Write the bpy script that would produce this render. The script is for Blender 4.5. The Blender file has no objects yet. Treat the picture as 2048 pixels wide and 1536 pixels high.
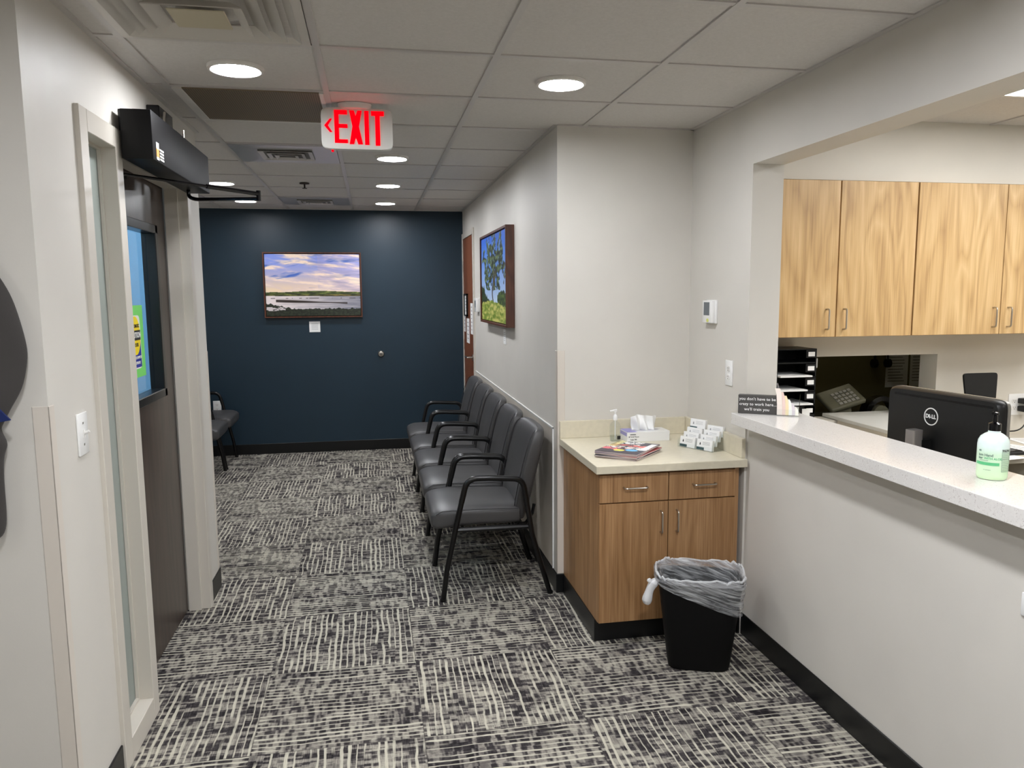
import bpy, bmesh, math, random
from mathutils import Vector, Matrix, noise
random.seed(7)
COL = bpy.context.scene.collection
PI = math.pi
# ------------------------------------------------------------------ helpers
def lin(c):
    c = c/255.0
    return c/12.92 if c <= 0.04045 else ((c+0.055)/1.055)**2.4
def rgb(r, g, b): return (lin(r), lin(g), lin(b), 1.0)

class NT:
    def __init__(s, name):
        m = bpy.data.materials.new(name); m.use_nodes = True
        s.m = m; s.t = m.node_tree; s.n = s.t.nodes; s.l = s.t.links
        s.b = s.n['Principled BSDF']; s.out = s.n['Material Output']
    def node(s, typ, ins=None, **attrs):
        nd = s.n.new(typ)
        for k, v in attrs.items(): setattr(nd, k, v)
        for k, v in (ins or {}).items():
            if hasattr(v, 'bl_idname') or isinstance(v, bpy.types.NodeSocket): s.l.new(v, nd.inputs[k])
            else: nd.inputs[k].default_value = v
        return nd
    def math(s, op, a, b=0.0, c=None, clamp=False):
        ins = {0: a, 1: b}
        if c is not None: ins[2] = c
        nd = s.node('ShaderNodeMath', ins, operation=op); nd.use_clamp = clamp
        return nd.outputs[0]
    def comb(s, x, y, z): return s.node('ShaderNodeCombineXYZ', {0: x, 1: y, 2: z}).outputs[0]
    def noise(s, vec, scale=1, detail=2, rough=.5, dist=0):
        return s.node('ShaderNodeTexNoise', {'Vector': vec, 'Scale': scale, 'Detail': detail, 'Roughness': rough, 'Distortion': dist}).outputs['Fac']
    def ramp(s, fac, stops):
        nd = s.node('ShaderNodeValToRGB', {0: fac}); cr = nd.color_ramp
        while len(cr.elements) < len(stops): cr.elements.new(.5)
        for e, (p, c) in zip(cr.elements, stops): e.position = p; e.color = c
        return nd.outputs[0]
    def mix(s, f, a, b):
        nd = s.node('ShaderNodeMix', data_type='RGBA')
        for k, v in ((0, f), (6, a), (7, b)):
            if isinstance(v, bpy.types.NodeSocket): s.l.new(v, nd.inputs[k])
            else: nd.inputs[k].default_value = v
        return nd.outputs[2]
    def bump(s, h, strength=.2, dist=.01):
        nd = s.node('ShaderNodeBump', {'Height': h, 'Strength': strength, 'Distance': dist})
        s.l.new(nd.outputs[0], s.b.inputs['Normal'])

def mat(name, col, rough=.5, metal=0, spec=.5, bump=0, bscale=200, var=0, vscale=3, coat=0, trans=0, ior=1.45, emit=0, sheen=0, alpha=1):
    k = NT(name); b = k.b
    b.inputs['Base Color'].default_value = rgb(*col)
    b.inputs['Roughness'].default_value = rough
    b.inputs['Metallic'].default_value = metal
    b.inputs['Specular IOR Level'].default_value = spec
    b.inputs['Coat Weight'].default_value = coat
    b.inputs['Transmission Weight'].default_value = trans
    b.inputs['IOR'].default_value = ior
    b.inputs['Sheen Weight'].default_value = sheen
    b.inputs['Alpha'].default_value = alpha
    tc = k.node('ShaderNodeTexCoord').outputs['Object']
    if var:
        f = k.noise(tc, vscale, 3)
        lo = tuple(max(0, c*(1-var)) for c in rgb(*col)[:3])+(1,); hi = tuple(min(1, c*(1+var)) for c in rgb(*col)[:3])+(1,)
        k.l.new(k.ramp(f, [(.35, lo), (.65, hi)]), b.inputs['Base Color'])
    if bump: k.bump(k.noise(tc, bscale, 3), bump, .002)
    if emit:
        b.inputs['Emission Color'].default_value = rgb(*col); b.inputs['Emission Strength'].default_value = emit
    return k.m

def wood(name, c1, c2, c3, rough=.42, axis='z', ring=9, rw=.5):
    k = NT(name); tc = k.node('ShaderNodeTexCoord').outputs['Object']
    oi = k.node('ShaderNodeObjectInfo').outputs['Random']
    s = k.node('ShaderNodeSeparateXYZ', {0: tc})
    x, y, z = s.outputs
    h = k.math('ADD', x, k.math('MULTIPLY', y, .83)); h = k.math('ADD', h, k.math('MULTIPLY', oi, 17.0))
    big = k.noise(k.comb(k.math('MULTIPLY', h, 5.0), 0.0, k.math('MULTIPLY', z, .75)), 1, 2, .5, .3)
    rings = k.math('FRACT', k.math('MULTIPLY', big, float(ring)))
    rings = k.math('ABSOLUTE', k.math('SUBTRACT', rings, .5))
    fine = k.noise(k.comb(k.math('MULTIPLY', h, 150.0), 0.0, k.math('MULTIPLY', z, 3.0)), 1, 3, .6)
    mid = k.noise(k.comb(k.math('MULTIPLY', h, 34.0), 3.0, k.math('MULTIPLY', z, .8)), 1, 2, .5)
    v = k.math('ADD', k.math('MULTIPLY', rings, rw), k.math('MULTIPLY', fine, .55+(.5-rw)))
    v = k.math('ADD', v, k.math('MULTIPLY', mid, .55))
    col = k.ramp(v, [(.35, rgb(*c1)), (.65, rgb(*c2)), (.95, rgb(*c3))])
    k.l.new(col, k.b.inputs['Base Color']); k.b.inputs['Roughness'].default_value = rough
    k.bump(fine, .08, .001)
    return k.m

def vcol_mat(name, rough=.4):
    k = NT(name); a = k.node('ShaderNodeVertexColor'); a.layer_name = 'col'
    k.l.new(a.outputs[0], k.b.inputs['Base Color']); k.b.inputs['Roughness'].default_value = rough
    return k.m

# geometry
def nb(): return bmesh.new()
def merge(dst, src, M=None):
    if M is not None: bmesh.ops.transform(src, matrix=M, verts=src.verts)
    me = bpy.data.meshes.new('t'); src.to_mesh(me); src.free(); dst.from_mesh(me); bpy.data.meshes.remove(me)
    return dst
def bx(bm, x0, x1, y0, y1, z0, z1, bev=0, seg=2, M=None):
    t = nb(); bmesh.ops.create_cube(t, size=1)
    for v in t.verts: v.co = Vector(((x0+x1)/2+v.co.x*(x1-x0), (y0+y1)/2+v.co.y*(y1-y0), (z0+z1)/2+v.co.z*(z1-z0)))
    if bev: bmesh.ops.bevel(t, geom=t.edges[:], offset=bev, segments=seg, affect='EDGES', profile=.5)
    return merge(bm, t, M)
def fillet(pts, r, n=5):
    pts = [Vector(p) for p in pts]; out = [pts[0]]
    for a, b, c in zip(pts, pts[1:], pts[2:]):
        d1 = (a-b); d2 = (c-b); rr = min(r, d1.length*.49, d2.length*.49)
        p1 = b+d1.normalized()*rr; p2 = b+d2.normalized()*rr
        for i in range(n+1):
            t = i/n; out.append(p1*(1-t)**2+b*2*t*(1-t)+p2*t*t)
    out.append(pts[-1]); return out
def tube(bm, pts, r, n=10, cap=True, ry=None):
    pts = [Vector(p) for p in pts]; rings = []; up = None
    for i, p in enumerate(pts):
        d = ((pts[min(i+1, len(pts)-1)]-pts[max(i-1, 0)])).normalized()
        if up is None:
            up = Vector((0, 0, 1)) if abs(d.z) < .9 else Vector((0, 1, 0))
        s = d.cross(up).normalized(); up = s.cross(d).normalized()
        rr = r[i] if isinstance(r, (list, tuple)) else r
        rings.append([p+(s*math.cos(2*PI*k/n)+up*math.sin(2*PI*k/n)*((ry or rr)/rr if ry else 1))*rr for k in range(n)])
    return loft(bm, rings, cap)
def loft(bm, rings, cap=True, close=True):
    vs = [[bm.verts.new(p) for p in ring] for ring in rings]; n = len(vs[0])
    for a, b in zip(vs, vs[1:]):
        for k in range(n if close else n-1):
            try: bm.faces.new((a[k], a[(k+1) % n], b[(k+1) % n], b[k]))
            except ValueError: pass
    if cap:
        bm.faces.new(vs[0][::-1]); bm.faces.new(vs[-1])
    return bm
def lathe(bm, prof, c=(0, 0, 0), n=32, sx=1, sy=1, cap=True):
    return loft(bm, [[Vector((c[0]+r*sx*math.cos(2*PI*k/n), c[1]+r*sy*math.sin(2*PI*k/n), c[2]+z)) for k in range(n)] for r, z in prof], cap)
def sring(cx, cy, w, h, p=5, n=28, z=0):
    o = []
    for k in range(n):
        a = 2*PI*(k+.5)/n; ca, sa = math.cos(a), math.sin(a)
        o.append((cx+w/2*math.copysign(abs(ca)**(2/p), ca), cy+h/2*math.copysign(abs(sa)**(2/p), sa)))
    return o
def prism(bm, poly, z0, z1, M=None):
    t = nb(); a = [t.verts.new((x, y, z0)) for x, y in poly]; b = [t.verts.new((x, y, z1)) for x, y in poly]; n = len(poly)
    for k in range(n): t.faces.new((a[k], a[(k+1) % n], b[(k+1) % n], b[k]))
    t.faces.new(a[::-1]); t.faces.new(b); return merge(bm, t, M)

def obj(name, bm, m, parent=None, smooth=False, sub=0, origin=None):
    bmesh.ops.recalc_face_normals(bm, faces=bm.faces[:])
    if parent is not None:
        bmesh.ops.transform(bm, matrix=WM[parent.name].inverted(), verts=bm.verts); W = WM[parent.name]
    else:
        if origin is None:
            xs = [v.co for v in bm.verts]
            origin = ((min(v.x for v in xs)+max(v.x for v in xs))/2, (min(v.y for v in xs)+max(v.y for v in xs))/2, min(v.z for v in xs))
        W = Matrix.Translation(origin)
        bmesh.ops.transform(bm, matrix=W.inverted(), verts=bm.verts)
    me = bpy.data.meshes.new(name); bm.to_mesh(me); bm.free()
    for mm in (m if isinstance(m, (list, tuple)) else [m]): me.materials.append(mm)
    if smooth:
        for p in me.polygons: p.use_smooth = True
        try: me.set_sharp_from_angle(angle=math.radians(38))
        except Exception: pass
    o = bpy.data.objects.new(name, me); COL.objects.link(o)
    if parent is not None: o.parent = parent
    else: o.location = origin
    WM[o.name] = W.copy()
    if sub:
        md = o.modifiers.new('s', 'SUBSURF'); md.levels = sub; md.render_levels = sub
    return o
WM = {}
def tag(o, label, cat, group=None, kind=None):
    o['label'] = label; o['category'] = cat
    if group: o['group'] = group
    if kind: o['kind'] = kind
    return o
def thing(name, label, cat, loc=(0, 0, 0), rotz=0, group=None):
    o = bpy.data.objects.new(name, None); o.empty_display_size = .1; COL.objects.link(o)
    o.location = loc; o.rotation_euler = (0, 0, rotz)
    WM[o.name] = Matrix.Translation(loc) @ Matrix.Rotation(rotz, 4, 'Z')
    return tag(o, label, cat, group)
def lobj(name, bm, m, parent, **k):   # geometry given in the thing's own frame
    bmesh.ops.transform(bm, matrix=WM[parent.name], verts=bm.verts)
    return obj(name, bm, m, parent, **k)
def struct(name, bm, m, **k):
    o = obj(name, bm, m, origin=(0, 0, 0), **k); o['kind'] = 'structure'; return o
def dup(root, loc, rotz, label, group=None):
    r = root.copy(); COL.objects.link(r); r.location = loc; r.rotation_euler = (0, 0, rotz); r['label'] = label
    if group: r['group'] = group
    for ch in list(root.children):
        c = ch.copy(); COL.objects.link(c); c.parent = r
        for g in ch.children:
            d = g.copy(); COL.objects.link(d); d.parent = c
    return r
def textbm(s, size, ext=.0004, align='CENTER', bold=0, shear=0, space=1):
    cu = bpy.data.curves.new('t', 'FONT'); cu.body = s; cu.size = size; cu.extrude = ext; cu.align_x = align; cu.align_y = 'CENTER'
    cu.offset = bold; cu.shear = shear; cu.space_character = space; cu.resolution_u = 3
    o = bpy.data.objects.new('t', cu); COL.objects.link(o)
    dg = bpy.context.evaluated_depsgraph_get(); me = bpy.data.meshes.new_from_object(o.evaluated_get(dg))
    bm = nb(); bm.from_mesh(me); bpy.data.objects.remove(o); bpy.data.curves.remove(cu); bpy.data.meshes.remove(me)
    return bm
def basis(o, x, y):
    x = Vector(x).normalized(); y = Vector(y).normalized(); z = x.cross(y)
    M = Matrix((x, y, z)).transposed().to_4x4(); M.translation = Vector(o); return M
def painted(name, fn, nu, nv, M, w, h, m, parent=None, thick=0.0):
    me = bpy.data.meshes.new(name)
    P = WM[parent.name].inverted() @ M if parent is not None else M
    vs = [P @ Vector(((i/nu-.5)*w, (j/nv-.5)*h, 0)) for j in range(nv+1) for i in range(nu+1)]
    fs = [(j*(nu+1)+i, j*(nu+1)+i+1, (j+1)*(nu+1)+i+1, (j+1)*(nu+1)+i) for j in range(nv) for i in range(nu)]
    me.from_pydata(vs, [], fs); ca = me.color_attributes.new('col', 'FLOAT_COLOR', 'POINT')
    for j in range(nv+1):
        for i in range(nu+1):
            c = fn(i/nu, j/nv); ca.data[j*(nu+1)+i].color = (lin(c[0]), lin(c[1]), lin(c[2]), 1)
    me.materials.append(m); o = bpy.data.objects.new(name, me); COL.objects.link(o)
    if parent is not None: o.parent = parent
    WM[o.name] = WM[parent.name].copy() if parent is not None else Matrix()
    return o

# ------------------------------------------------------------------ layout
H = 2.40; HO = 2.46; XL = -.86; XR = .925; YN = 3.95; XW = 1.64; YW = 8.15; YC = 2.31; YE = 4.42
T = .6096; GX = -.7668; GY = 2.8531
# ------------------------------------------------------------------ materials
M_wall = mat('wall_paint', (212, 208, 200), .48, bump=.06, bscale=260, var=.02)
M_wallO = mat('office_wall_paint', (214, 209, 198), .5, bump=.06, bscale=260, var=.02)
M_navy = mat('navy_paint', (27, 47, 60), .42, bump=.06, bscale=260, var=.04)
M_dimwall = mat('blue_grey_wall_paint', (146, 180, 204), .5)
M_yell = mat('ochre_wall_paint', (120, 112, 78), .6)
M_black = mat('black_vinyl_base', (13, 14, 15), .36, bump=.05)
M_trimw = mat('door_frame_enamel', (205, 199, 188), .32)
M_guard = mat('corner_guard_vinyl', (212, 204, 193), .4)
M_panel = mat('wall_panel_vinyl', (216, 208, 196), .35)
M_tbar = mat('ceiling_grid_metal', (196, 192, 188), .35)
M_ring = mat('light_trim_white', (225, 222, 216), .35)
M_white = mat('white_plastic', (232, 230, 226), .35)
M_whitegl = mat('white_gloss_plastic', (238, 238, 236), .2)
M_metal = mat('brushed_nickel', (190, 184, 174), .28, metal=1)
M_frameblk = mat('satin_black_steel', (8, 8, 9), .28, spec=.5)
M_blk = mat('black_plastic', (13, 14, 15), .42)
M_blkgl = mat('black_gloss', (6, 6, 8), .15)
M_oper = mat('black_anodised_cover', (14, 14, 15), .5, spec=.3)
M_paper = mat('paper', (238, 238, 236), .7)
M_ink = mat('ink', (30, 30, 32), .6)
M_inkg = mat('grey_ink', (150, 150, 150), .6)
M_edge = mat('dark_reveal', (40, 30, 22), .6)
M_bin = mat('black_polypropylene', (5, 5, 6), .6, spec=.25, bump=.1, bscale=500)
M_lamp = mat('lamp_diffuser', (247, 249, 254), .3, emit=52)
M_panelL = mat('troffer_lens', (250, 250, 250), .3, emit=3.7)
M_lampA = mat('lamp_diffuser_dim', (247, 249, 254), .3, emit=38)
M_lampC = mat('lamp_diffuser_low', (247, 249, 254), .3, emit=18)
M_lampB = mat('lamp_diffuser_bright', (247, 249, 254), .3, emit=135)
M_leftL = mat('side_room_lens', (240, 248, 255), .3, emit=6)
M_lampL = mat('lamp_diffuser_waiting', (247, 249, 254), .3, emit=30)
M_wood = wood('light_walnut_laminate', (106, 74, 44), (152, 112, 72), (182, 142, 100), rw=.22)
M_woodU = wood('golden_laminate', (160, 124, 80), (202, 166, 114), (222, 190, 140))
M_wood_dk = wood('dark_walnut_door', (34, 26, 23), (54, 42, 36), (74, 59, 51), rough=.3, rw=.4)
M_wood_rd = wood('cherry_door', (92, 50, 30), (120, 68, 42), (140, 84, 54), rough=.4)
M_wood_fr = wood('walnut_picture_frame', (52, 26, 16), (84, 46, 28), (104, 60, 40), rough=.4)
M_pic = vcol_mat('printed_picture', .35)
M_counter = mat('solid_surface_cream', (214, 206, 184), .3, var=.03, vscale=40)
M_vinyl = mat('charcoal_vinyl', (68, 67, 67), .38, bump=.12, bscale=420, spec=.5)
M_seam = mat('vinyl_piping', (40, 39, 41), .45)

def tile_ceiling():
    k = NT('acoustic_tile'); tc = k.node('ShaderNodeTexCoord').outputs['Object']
    f = k.noise(tc, 90, 4, .7); g = k.noise(tc, 420, 2)
    k.l.new(k.ramp(f, [(.3, rgb(203, 199, 194)), (.7, rgb(213, 209, 204))]), k.b.inputs['Base Color'])
    k.b.inputs['Roughness'].default_value = .85; k.bump(g, .15, .002); return k.m
M_tile = tile_ceiling()

def quartz():
    k = NT('speckled_quartz'); tc = k.node('ShaderNodeTexCoord').outputs['Object']
    v = k.node('ShaderNodeTexVoronoi', {'Vector': tc, 'Scale': 380}); n = k.noise(tc, 60, 3)
    f = k.ramp(v.outputs['Color'], [(.12, (0, 0, 0, 1)), (.3, (1, 1, 1, 1))])
    c = k.mix(f, rgb(186, 178, 174), rgb(224, 221, 217)); c2 = k.mix(k.ramp(n, [(.4, (0, 0, 0, 1)), (.6, (1, 1, 1, 1))]), c, rgb(220, 217, 213))
    k.l.new(c2, k.b.inputs['Base Color']); k.b.inputs['Roughness'].default_value = .16; return k.m
M_quartz = quartz()

def carpet():
    k = NT('carpet_tiles'); tc = k.node('ShaderNodeTexCoord').outputs['Object']
    s = k.node('ShaderNodeSeparateXYZ', {0: tc}); x, y = s.outputs[0], s.outputs[1]; t = .6011
    u = k.math('DIVIDE', k.math('SUBTRACT', x, -.4606), t); v = k.math('DIVIDE', k.math('SUBTRACT', y, 3.2978), t)
    i = k.math('FLOOR', u); j = k.math('FLOOR', v); fu = k.math('SUBTRACT', u, i); fv = k.math('SUBTRACT', v, j)
    par = k.math('FLOORED_MODULO', k.math('ADD', i, j), 2.0)
    ip = k.math('SUBTRACT', 1.0, par)
    a = k.math('ADD', k.math('MULTIPLY', fu, ip), k.math('MULTIPLY', fv, par))
    b = k.math('ADD', k.math('MULTIPLY', fv, ip), k.math('MULTIPLY', fu, par))
    wn = k.node('ShaderNodeTexWhiteNoise', {'Vector': k.comb(i, j, 3.0)}, noise_dimensions='3D').outputs['Value']
    off = k.math('MULTIPLY', wn, 60.0)
    wob = k.math('MULTIPLY', k.noise(k.comb(k.math('MULTIPLY', a, 6.0), k.math('MULTIPLY', b, 5.0), off), 1, 2), .02)
    aw = k.math('ADD', a, wob)
    def nn(fa, fb, z, det=2, rough=.5):
        return k.noise(k.comb(k.math('MULTIPLY', aw, fa), k.math('MULTIPLY', b, fb), k.math('ADD', off, z)), 1, det, rough)
    NL = 23.0
    ph = k.math('ADD', k.math('MULTIPLY', a, NL), k.math('MULTIPLY', nn(4.0, 2.0, 2.0, 1), 1.1))
    ph = k.math('ADD', ph, k.math('MULTIPLY', nn(22.0, 12.0, 61.0, 1), .30))
    li = k.math('FLOOR', ph); lfr = k.math('ABSOLUTE', k.math('SUBTRACT', k.math('FRACT', ph), .5))
    wide = k.node('ShaderNodeTexWhiteNoise', {'Vector': k.comb(li, off, 1.0)}, noise_dimensions='3D').outputs['Value']
    lines = k.math('MULTIPLY', k.math('SUBTRACT', k.math('ADD', .11, k.math('MULTIPLY', wide, .16)), lfr), 12.0, clamp=True)
    pres = k.noise(k.comb(k.math('MULTIPLY', li, 5.7), k.math('MULTIPLY', b, 2.6), k.math('ADD', off, 7.0)), 1, 1)
    lines = k.math('MULTIPLY', lines, k.math('MULTIPLY', k.math('SUBTRACT', pres, .38), 10.0, clamp=True))
    l2 = k.math('FLOOR', k.math('ADD', ph, .5))
    dash = k.noise(k.comb(k.math('MULTIPLY', l2, .37), k.math('MULTIPLY', b, 27.0), k.math('ADD', off, 20.0)), 1, 1)
    dash = k.math('MULTIPLY', k.math('SUBTRACT', dash, .44), 8.0, clamp=True)
    dash2 = nn(30.0, 34.0, 33.0, 1); dash2 = k.math('MULTIPLY', k.math('SUBTRACT', dash2, .40), 5.0, clamp=True)
    cloud = nn(3.6, 3.0, 41.0, 2); cloud = k.math('MULTIPLY', k.math('SUBTRACT', cloud, .3), 2.5, clamp=True)
    yarn = nn(170.0, 9.0, 50.0, 2, .6)
    micro = k.noise(tc, 420, 2)
    val = k.math('ADD', k.math('MULTIPLY', dash, .50), k.math('MULTIPLY', dash2, .16))
    val = k.math('ADD', val, k.math('MULTIPLY', cloud, .34))
    val = k.math('ADD', val, k.math('MULTIPLY', k.math('SUBTRACT', yarn, .5), .75))
    val = k.math('ADD', val, k.math('MULTIPLY', k.math('SUBTRACT', micro, .5), .35))
    col = k.ramp(val, [(.05, rgb(32, 29, 31)), (.34, rgb(64, 60, 61)), (.66, rgb(122, 117, 111)), (.98, rgb(170, 165, 152))])
    lf = k.math('MULTIPLY', lines, k.math('ADD', .45, k.math('MULTIPLY', yarn, .8)), clamp=True)
    col = k.mix(lf, col, rgb(200, 195, 178))
    e = k.math('MINIMUM', k.math('MINIMUM', fu, k.math('SUBTRACT', 1.0, fu)), k.math('MINIMUM', fv, k.math('SUBTRACT', 1.0, fv)))
    ef = k.math('SUBTRACT', 1.0, k.math('MULTIPLY', e, 160.0, clamp=True), clamp=True)
    col = k.mix(k.math('MULTIPLY', ef, .55), col, rgb(58, 54, 55))
    k.l.new(col, k.b.inputs['Base Color']); k.b.inputs['Roughness'].default_value = .95
    k.b.inputs['Specular IOR Level'].default_value = .15
    k.bump(k.math('ADD', yarn, k.math('MULTIPLY', micro, .6)), .5, .004); return k.m
M_carpet = carpet()

# ------------------------------------------------------------------ shell
b = nb(); bx(b, -4.2, 5.2, -3.0, 8.4, -.1, 0); struct('floor', b, M_carpet)
b = nb()
bx(b, XL, XW+.02, -2.6, YN+.05, H+.006, H+.08); bx(b, -3.0, XL, -2.6, YC+.02, H+.006, H+.08)
bx(b, XL, XR+.02, YN+.05, YW+.05, H+.006, H+.08); bx(b, -2.05, XL, YE-.02, YW+.05, H+.006, H+.08)
struct('ceiling', b, M_tile)
b = nb()   # grid bars
bars = nb()
def xbar(x, y0, y1): bx(bars, x-.012, x+.012, y0, y1, H, H+.012)
def ybar(y, x0, x1): bx(bars, x0, x1, y-.012, y+.012, H+.0012, H+.012)
for i in range(-4, 5):
    x = GX+i*T
    if x < XL: xbar(x, -2.6, YC) if x > -3 else None; 
    if -2.0 < x < XL: xbar(x, YE, YW)
    if XL < x < XR: xbar(x, -2.6, YW)
    elif XR <= x < XW: xbar(x, -2.6, YN)
for j in range(-9, 9):
    y = GY+j*T
    if y > -2.5 and y < YW:
        x0 = -3.0 if y < YC else (XL if y < YE else -2.0)
        x1 = XW if y < YN else XR
        ybar(y, x0, x1)
for (x0, x1, y0, y1) in [(XL, XL+.02, YC, YE), (XR-.02, XR, YN, YW), (XW-.02, XW, -2.6, YN), (XL, XR, YW-.02, YW), (-1.97, XL, YW-.02, YW), (XR, XW, YN-.02, YN), (-3, XL, YC-.02, YC), (-1.97, XL, YE, YE+.02), (-1.97, -1.95, YE, YW)]:
    bx(bars, x0, x1, y0, y1, H+.0006, H+.014)
struct('trim_1', bars, M_tbar)
b = nb(); bx(b, 1.785, 5.1, -2.6, 3.84, HO, HO+.06)
struct('ceiling_2', b, M_tile).name = 'ceiling.001'
b = nb()
for x in (2.05, 2.66, 3.27, 3.88, 4.49): bx(b, x-.012, x+.012, -2.6, 3.82, HO-.006, HO+.002)
for y in (-1.62, -1.01, -.4, .21, .82, 1.43, 2.04, 2.65, 3.255): bx(b, 1.785, 5.0, y-.012, y+.012, HO-.0055, HO+.002)
struct('trim_2', b, M_tbar)

# left wall with sidelite and door openings
OZ = 2.10
b = nb()
bx(b, XL-.13, XL, YC, 2.70, 0, H+.05); bx(b, XL-.13, XL, 4.13, YE, 0, H+.05); bx(b, XL-.13, XL, 2.70, 4.13, 2.13, H+.05)
struct('wall_left', b, M_wall)
b = nb(); bx(b, -3.0, XL-.13, YC, YC+.12, 0, H+.05); struct('wall_left_front', b, M_wall)
b = nb(); bx(b, -2.1, XL-.13, YE-.12, YE, 0, H+.05); struct('wall_left_rear', b, M_wall)
b = nb(); bx(b, -2.1, -1.97, YE, YW+.1, 0, H+.05); struct('wall_waiting', b, M_wall)
b = nb(); bx(b, -2.1, XR+.1, YW, YW+.12, 0, H+.05); struct('wall_back', b, M_navy)
b = nb()
bx(b, XR, XR+.12, YN+.12, 7.28, 0, H+.05); bx(b, XR, XR+.12, 8.12, YW, 0, H+.05); bx(b, XR, XR+.12, 7.28, 8.12, 2.15, H+.05)
bx(b, XR, XW+.145, YN, YN+.12, 0, H+.1); struct('wall_right', b, M_wall)
b = nb()
bx(b, XW, XW+.145, 3.28, YN, 0, H+.1); bx(b, XW, XW+.145, -2.7, 3.28, 2.132, H+.1); bx(b, XW+.01, XW+.145, -2.7, 3.28, 0, .997)
struct('wall_reception', b, M_wall)
b = nb(); bx(b, -3.1, 5.1, -2.7, -2.6, 0, H+.1); struct('wall_front', b, M_wall)
b = nb(); bx(b, -3.1, -3.0, -2.7, YC+.12, 0, H+.1); struct('wall_hall', b, M_wall)
# side room behind the sidelite
b = nb(); bx(b, -2.1, XL-.13, YE-.14, YE-.12, 0, H); struct('wall_side_room_rear', b, M_dimwall)
b = nb(); bx(b, -2.2, -2.1, YC, YE, 0, H+.05); struct('wall_side_room', b, M_dimwall)
b = nb(); bx(b, -2.1, XL-.13, YC+.12, YE-.12, H, H+.05); struct('ceiling_3', b, M_dimwall).name = 'ceiling.002'
t = thing('ceiling_panel_light', 'ceiling panel light in the side room behind the dark wooden door', 'light', (-1.6, 3.3, H))
b = nb(); bx(b, -1.9, -1.3, 3.0, 3.6, H-.012, H-.002); obj('lens', b, M_leftL, t)
# office shell
b = nb()
bx(b, XW+.145, 2.474, 4.12, 4.27, 0, HO+.1); bx(b, 3.265, 5.1, 4.12, 4.27, 0, HO+.1); bx(b, 2.474, 3.265, 4.12, 4.27, 0, .84); bx(b, 2.474, 3.265, 4.12, 4.27, 1.212, HO+.1)
struct('wall_office', b, M_wallO)
b = nb(); bx(b, XW+.145, 5.0, 3.82, 4.12, 2.152, HO+.1); struct('wall_soffit', b, M_wallO)
b = nb(); bx(b, 5.0, 5.1, -2.6, 4.2, 0, HO+.1); struct('wall_office_side', b, M_wallO)
# dark room beyond the pass-through
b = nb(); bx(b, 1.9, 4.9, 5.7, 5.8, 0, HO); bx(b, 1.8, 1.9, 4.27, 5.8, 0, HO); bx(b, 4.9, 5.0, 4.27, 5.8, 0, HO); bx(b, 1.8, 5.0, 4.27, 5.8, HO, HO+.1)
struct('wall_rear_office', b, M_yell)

def base(name, segs):
    b = nb()
    for (x0, x1, y0, y1) in segs: bx(b, x0, x1, y0, y1, 0, .104, .002, 1)
    struct(name, b, M_black)
base('baseboard_left', [(XL, XL+.007, YC, 2.672), (XL, XL+.007, 4.162, YE), (XL-.13, XL+.007, YE, YE+.007), (-3, XL+.007, YC-.007, YC)])
base('baseboard_back', [(-1.97, XR, YW-.007, YW)])
base('baseboard_right', [(XR-.007, XR, YN, 7.24), (XR-.007, .96, YN-.007, YN)])
base('baseboard_reception', [(XW+.003, XW+.01, -2.6, 3.28), (XW-.007, XW, 3.28, 3.9)])
base('baseboard_waiting', [(-1.97, -1.963, YE, YW)])

# sidelite + door frame (hollow metal)
b = nb()
def ring_y(bm, y0, y1, z0, z1, w, x0, x1, bot=True):
    bx(bm, x0, x1, y0, y0+w, z0, z1); bx(bm, x0, x1, y1-w, y1, z0, z1); bx(bm, x0, x1, y0+w, y1-w, z1-w, z1)
    if bot: bx(bm, x0, x1, y0+w, y1-w, z0, z0+w)
fx = XL+.014
bx(b, XL-.14, fx, 2.675, 2.745, 0, 2.155, .002, 1)
bx(b, XL-.14, fx, 3.02, 3.09, 0, 2.155, .002, 1)
bx(b, XL-.14, fx, 2.745, 3.02, 2.085, 2.155, .002, 1)
bx(b, XL-.14, fx, 2.745, 3.02, 0, .085, .002, 1)
# glass stops in the sidelite
ring_y(b, 2.745, 3.02, .085, 2.085, .010, XL-.046, XL-.034)
# door opening head and far jamb with its rabbet
bx(b, XL-.14, fx, 3.09, 4.16, 2.095, 2.155, .002, 1)
bx(b, XL-.14, fx, 4.10, 4.16, 0, 2.155, .002, 1)
bx(b, XL-.09, XL-.03, 4.085, 4.10, 0, 2.095, .001, 1)
bx(b, XL-.09, XL-.03, 3.09, 4.10, 2.08, 2.095, .001, 1)
struct('trim_3', b, M_trimw)
def frosted():
    k = NT('frosted_glass'); k.b.inputs['Base Color'].default_value = rgb(168, 176, 170); k.b.inputs['Roughness'].default_value = .4
    k.b.inputs['Transmission Weight'].default_value = .25; k.b.inputs['IOR'].default_value = 1.2
    tc = k.node('ShaderNodeTexCoord').outputs['Object']; k.bump(k.noise(tc, 900, 2), .2, .001); return k.m
M_frost = frosted()
b = nb(); bx(b, XL-.052, XL-.047, 2.746, 3.019, .086, 2.084); o = struct('window_1', b, M_frost)

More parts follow.
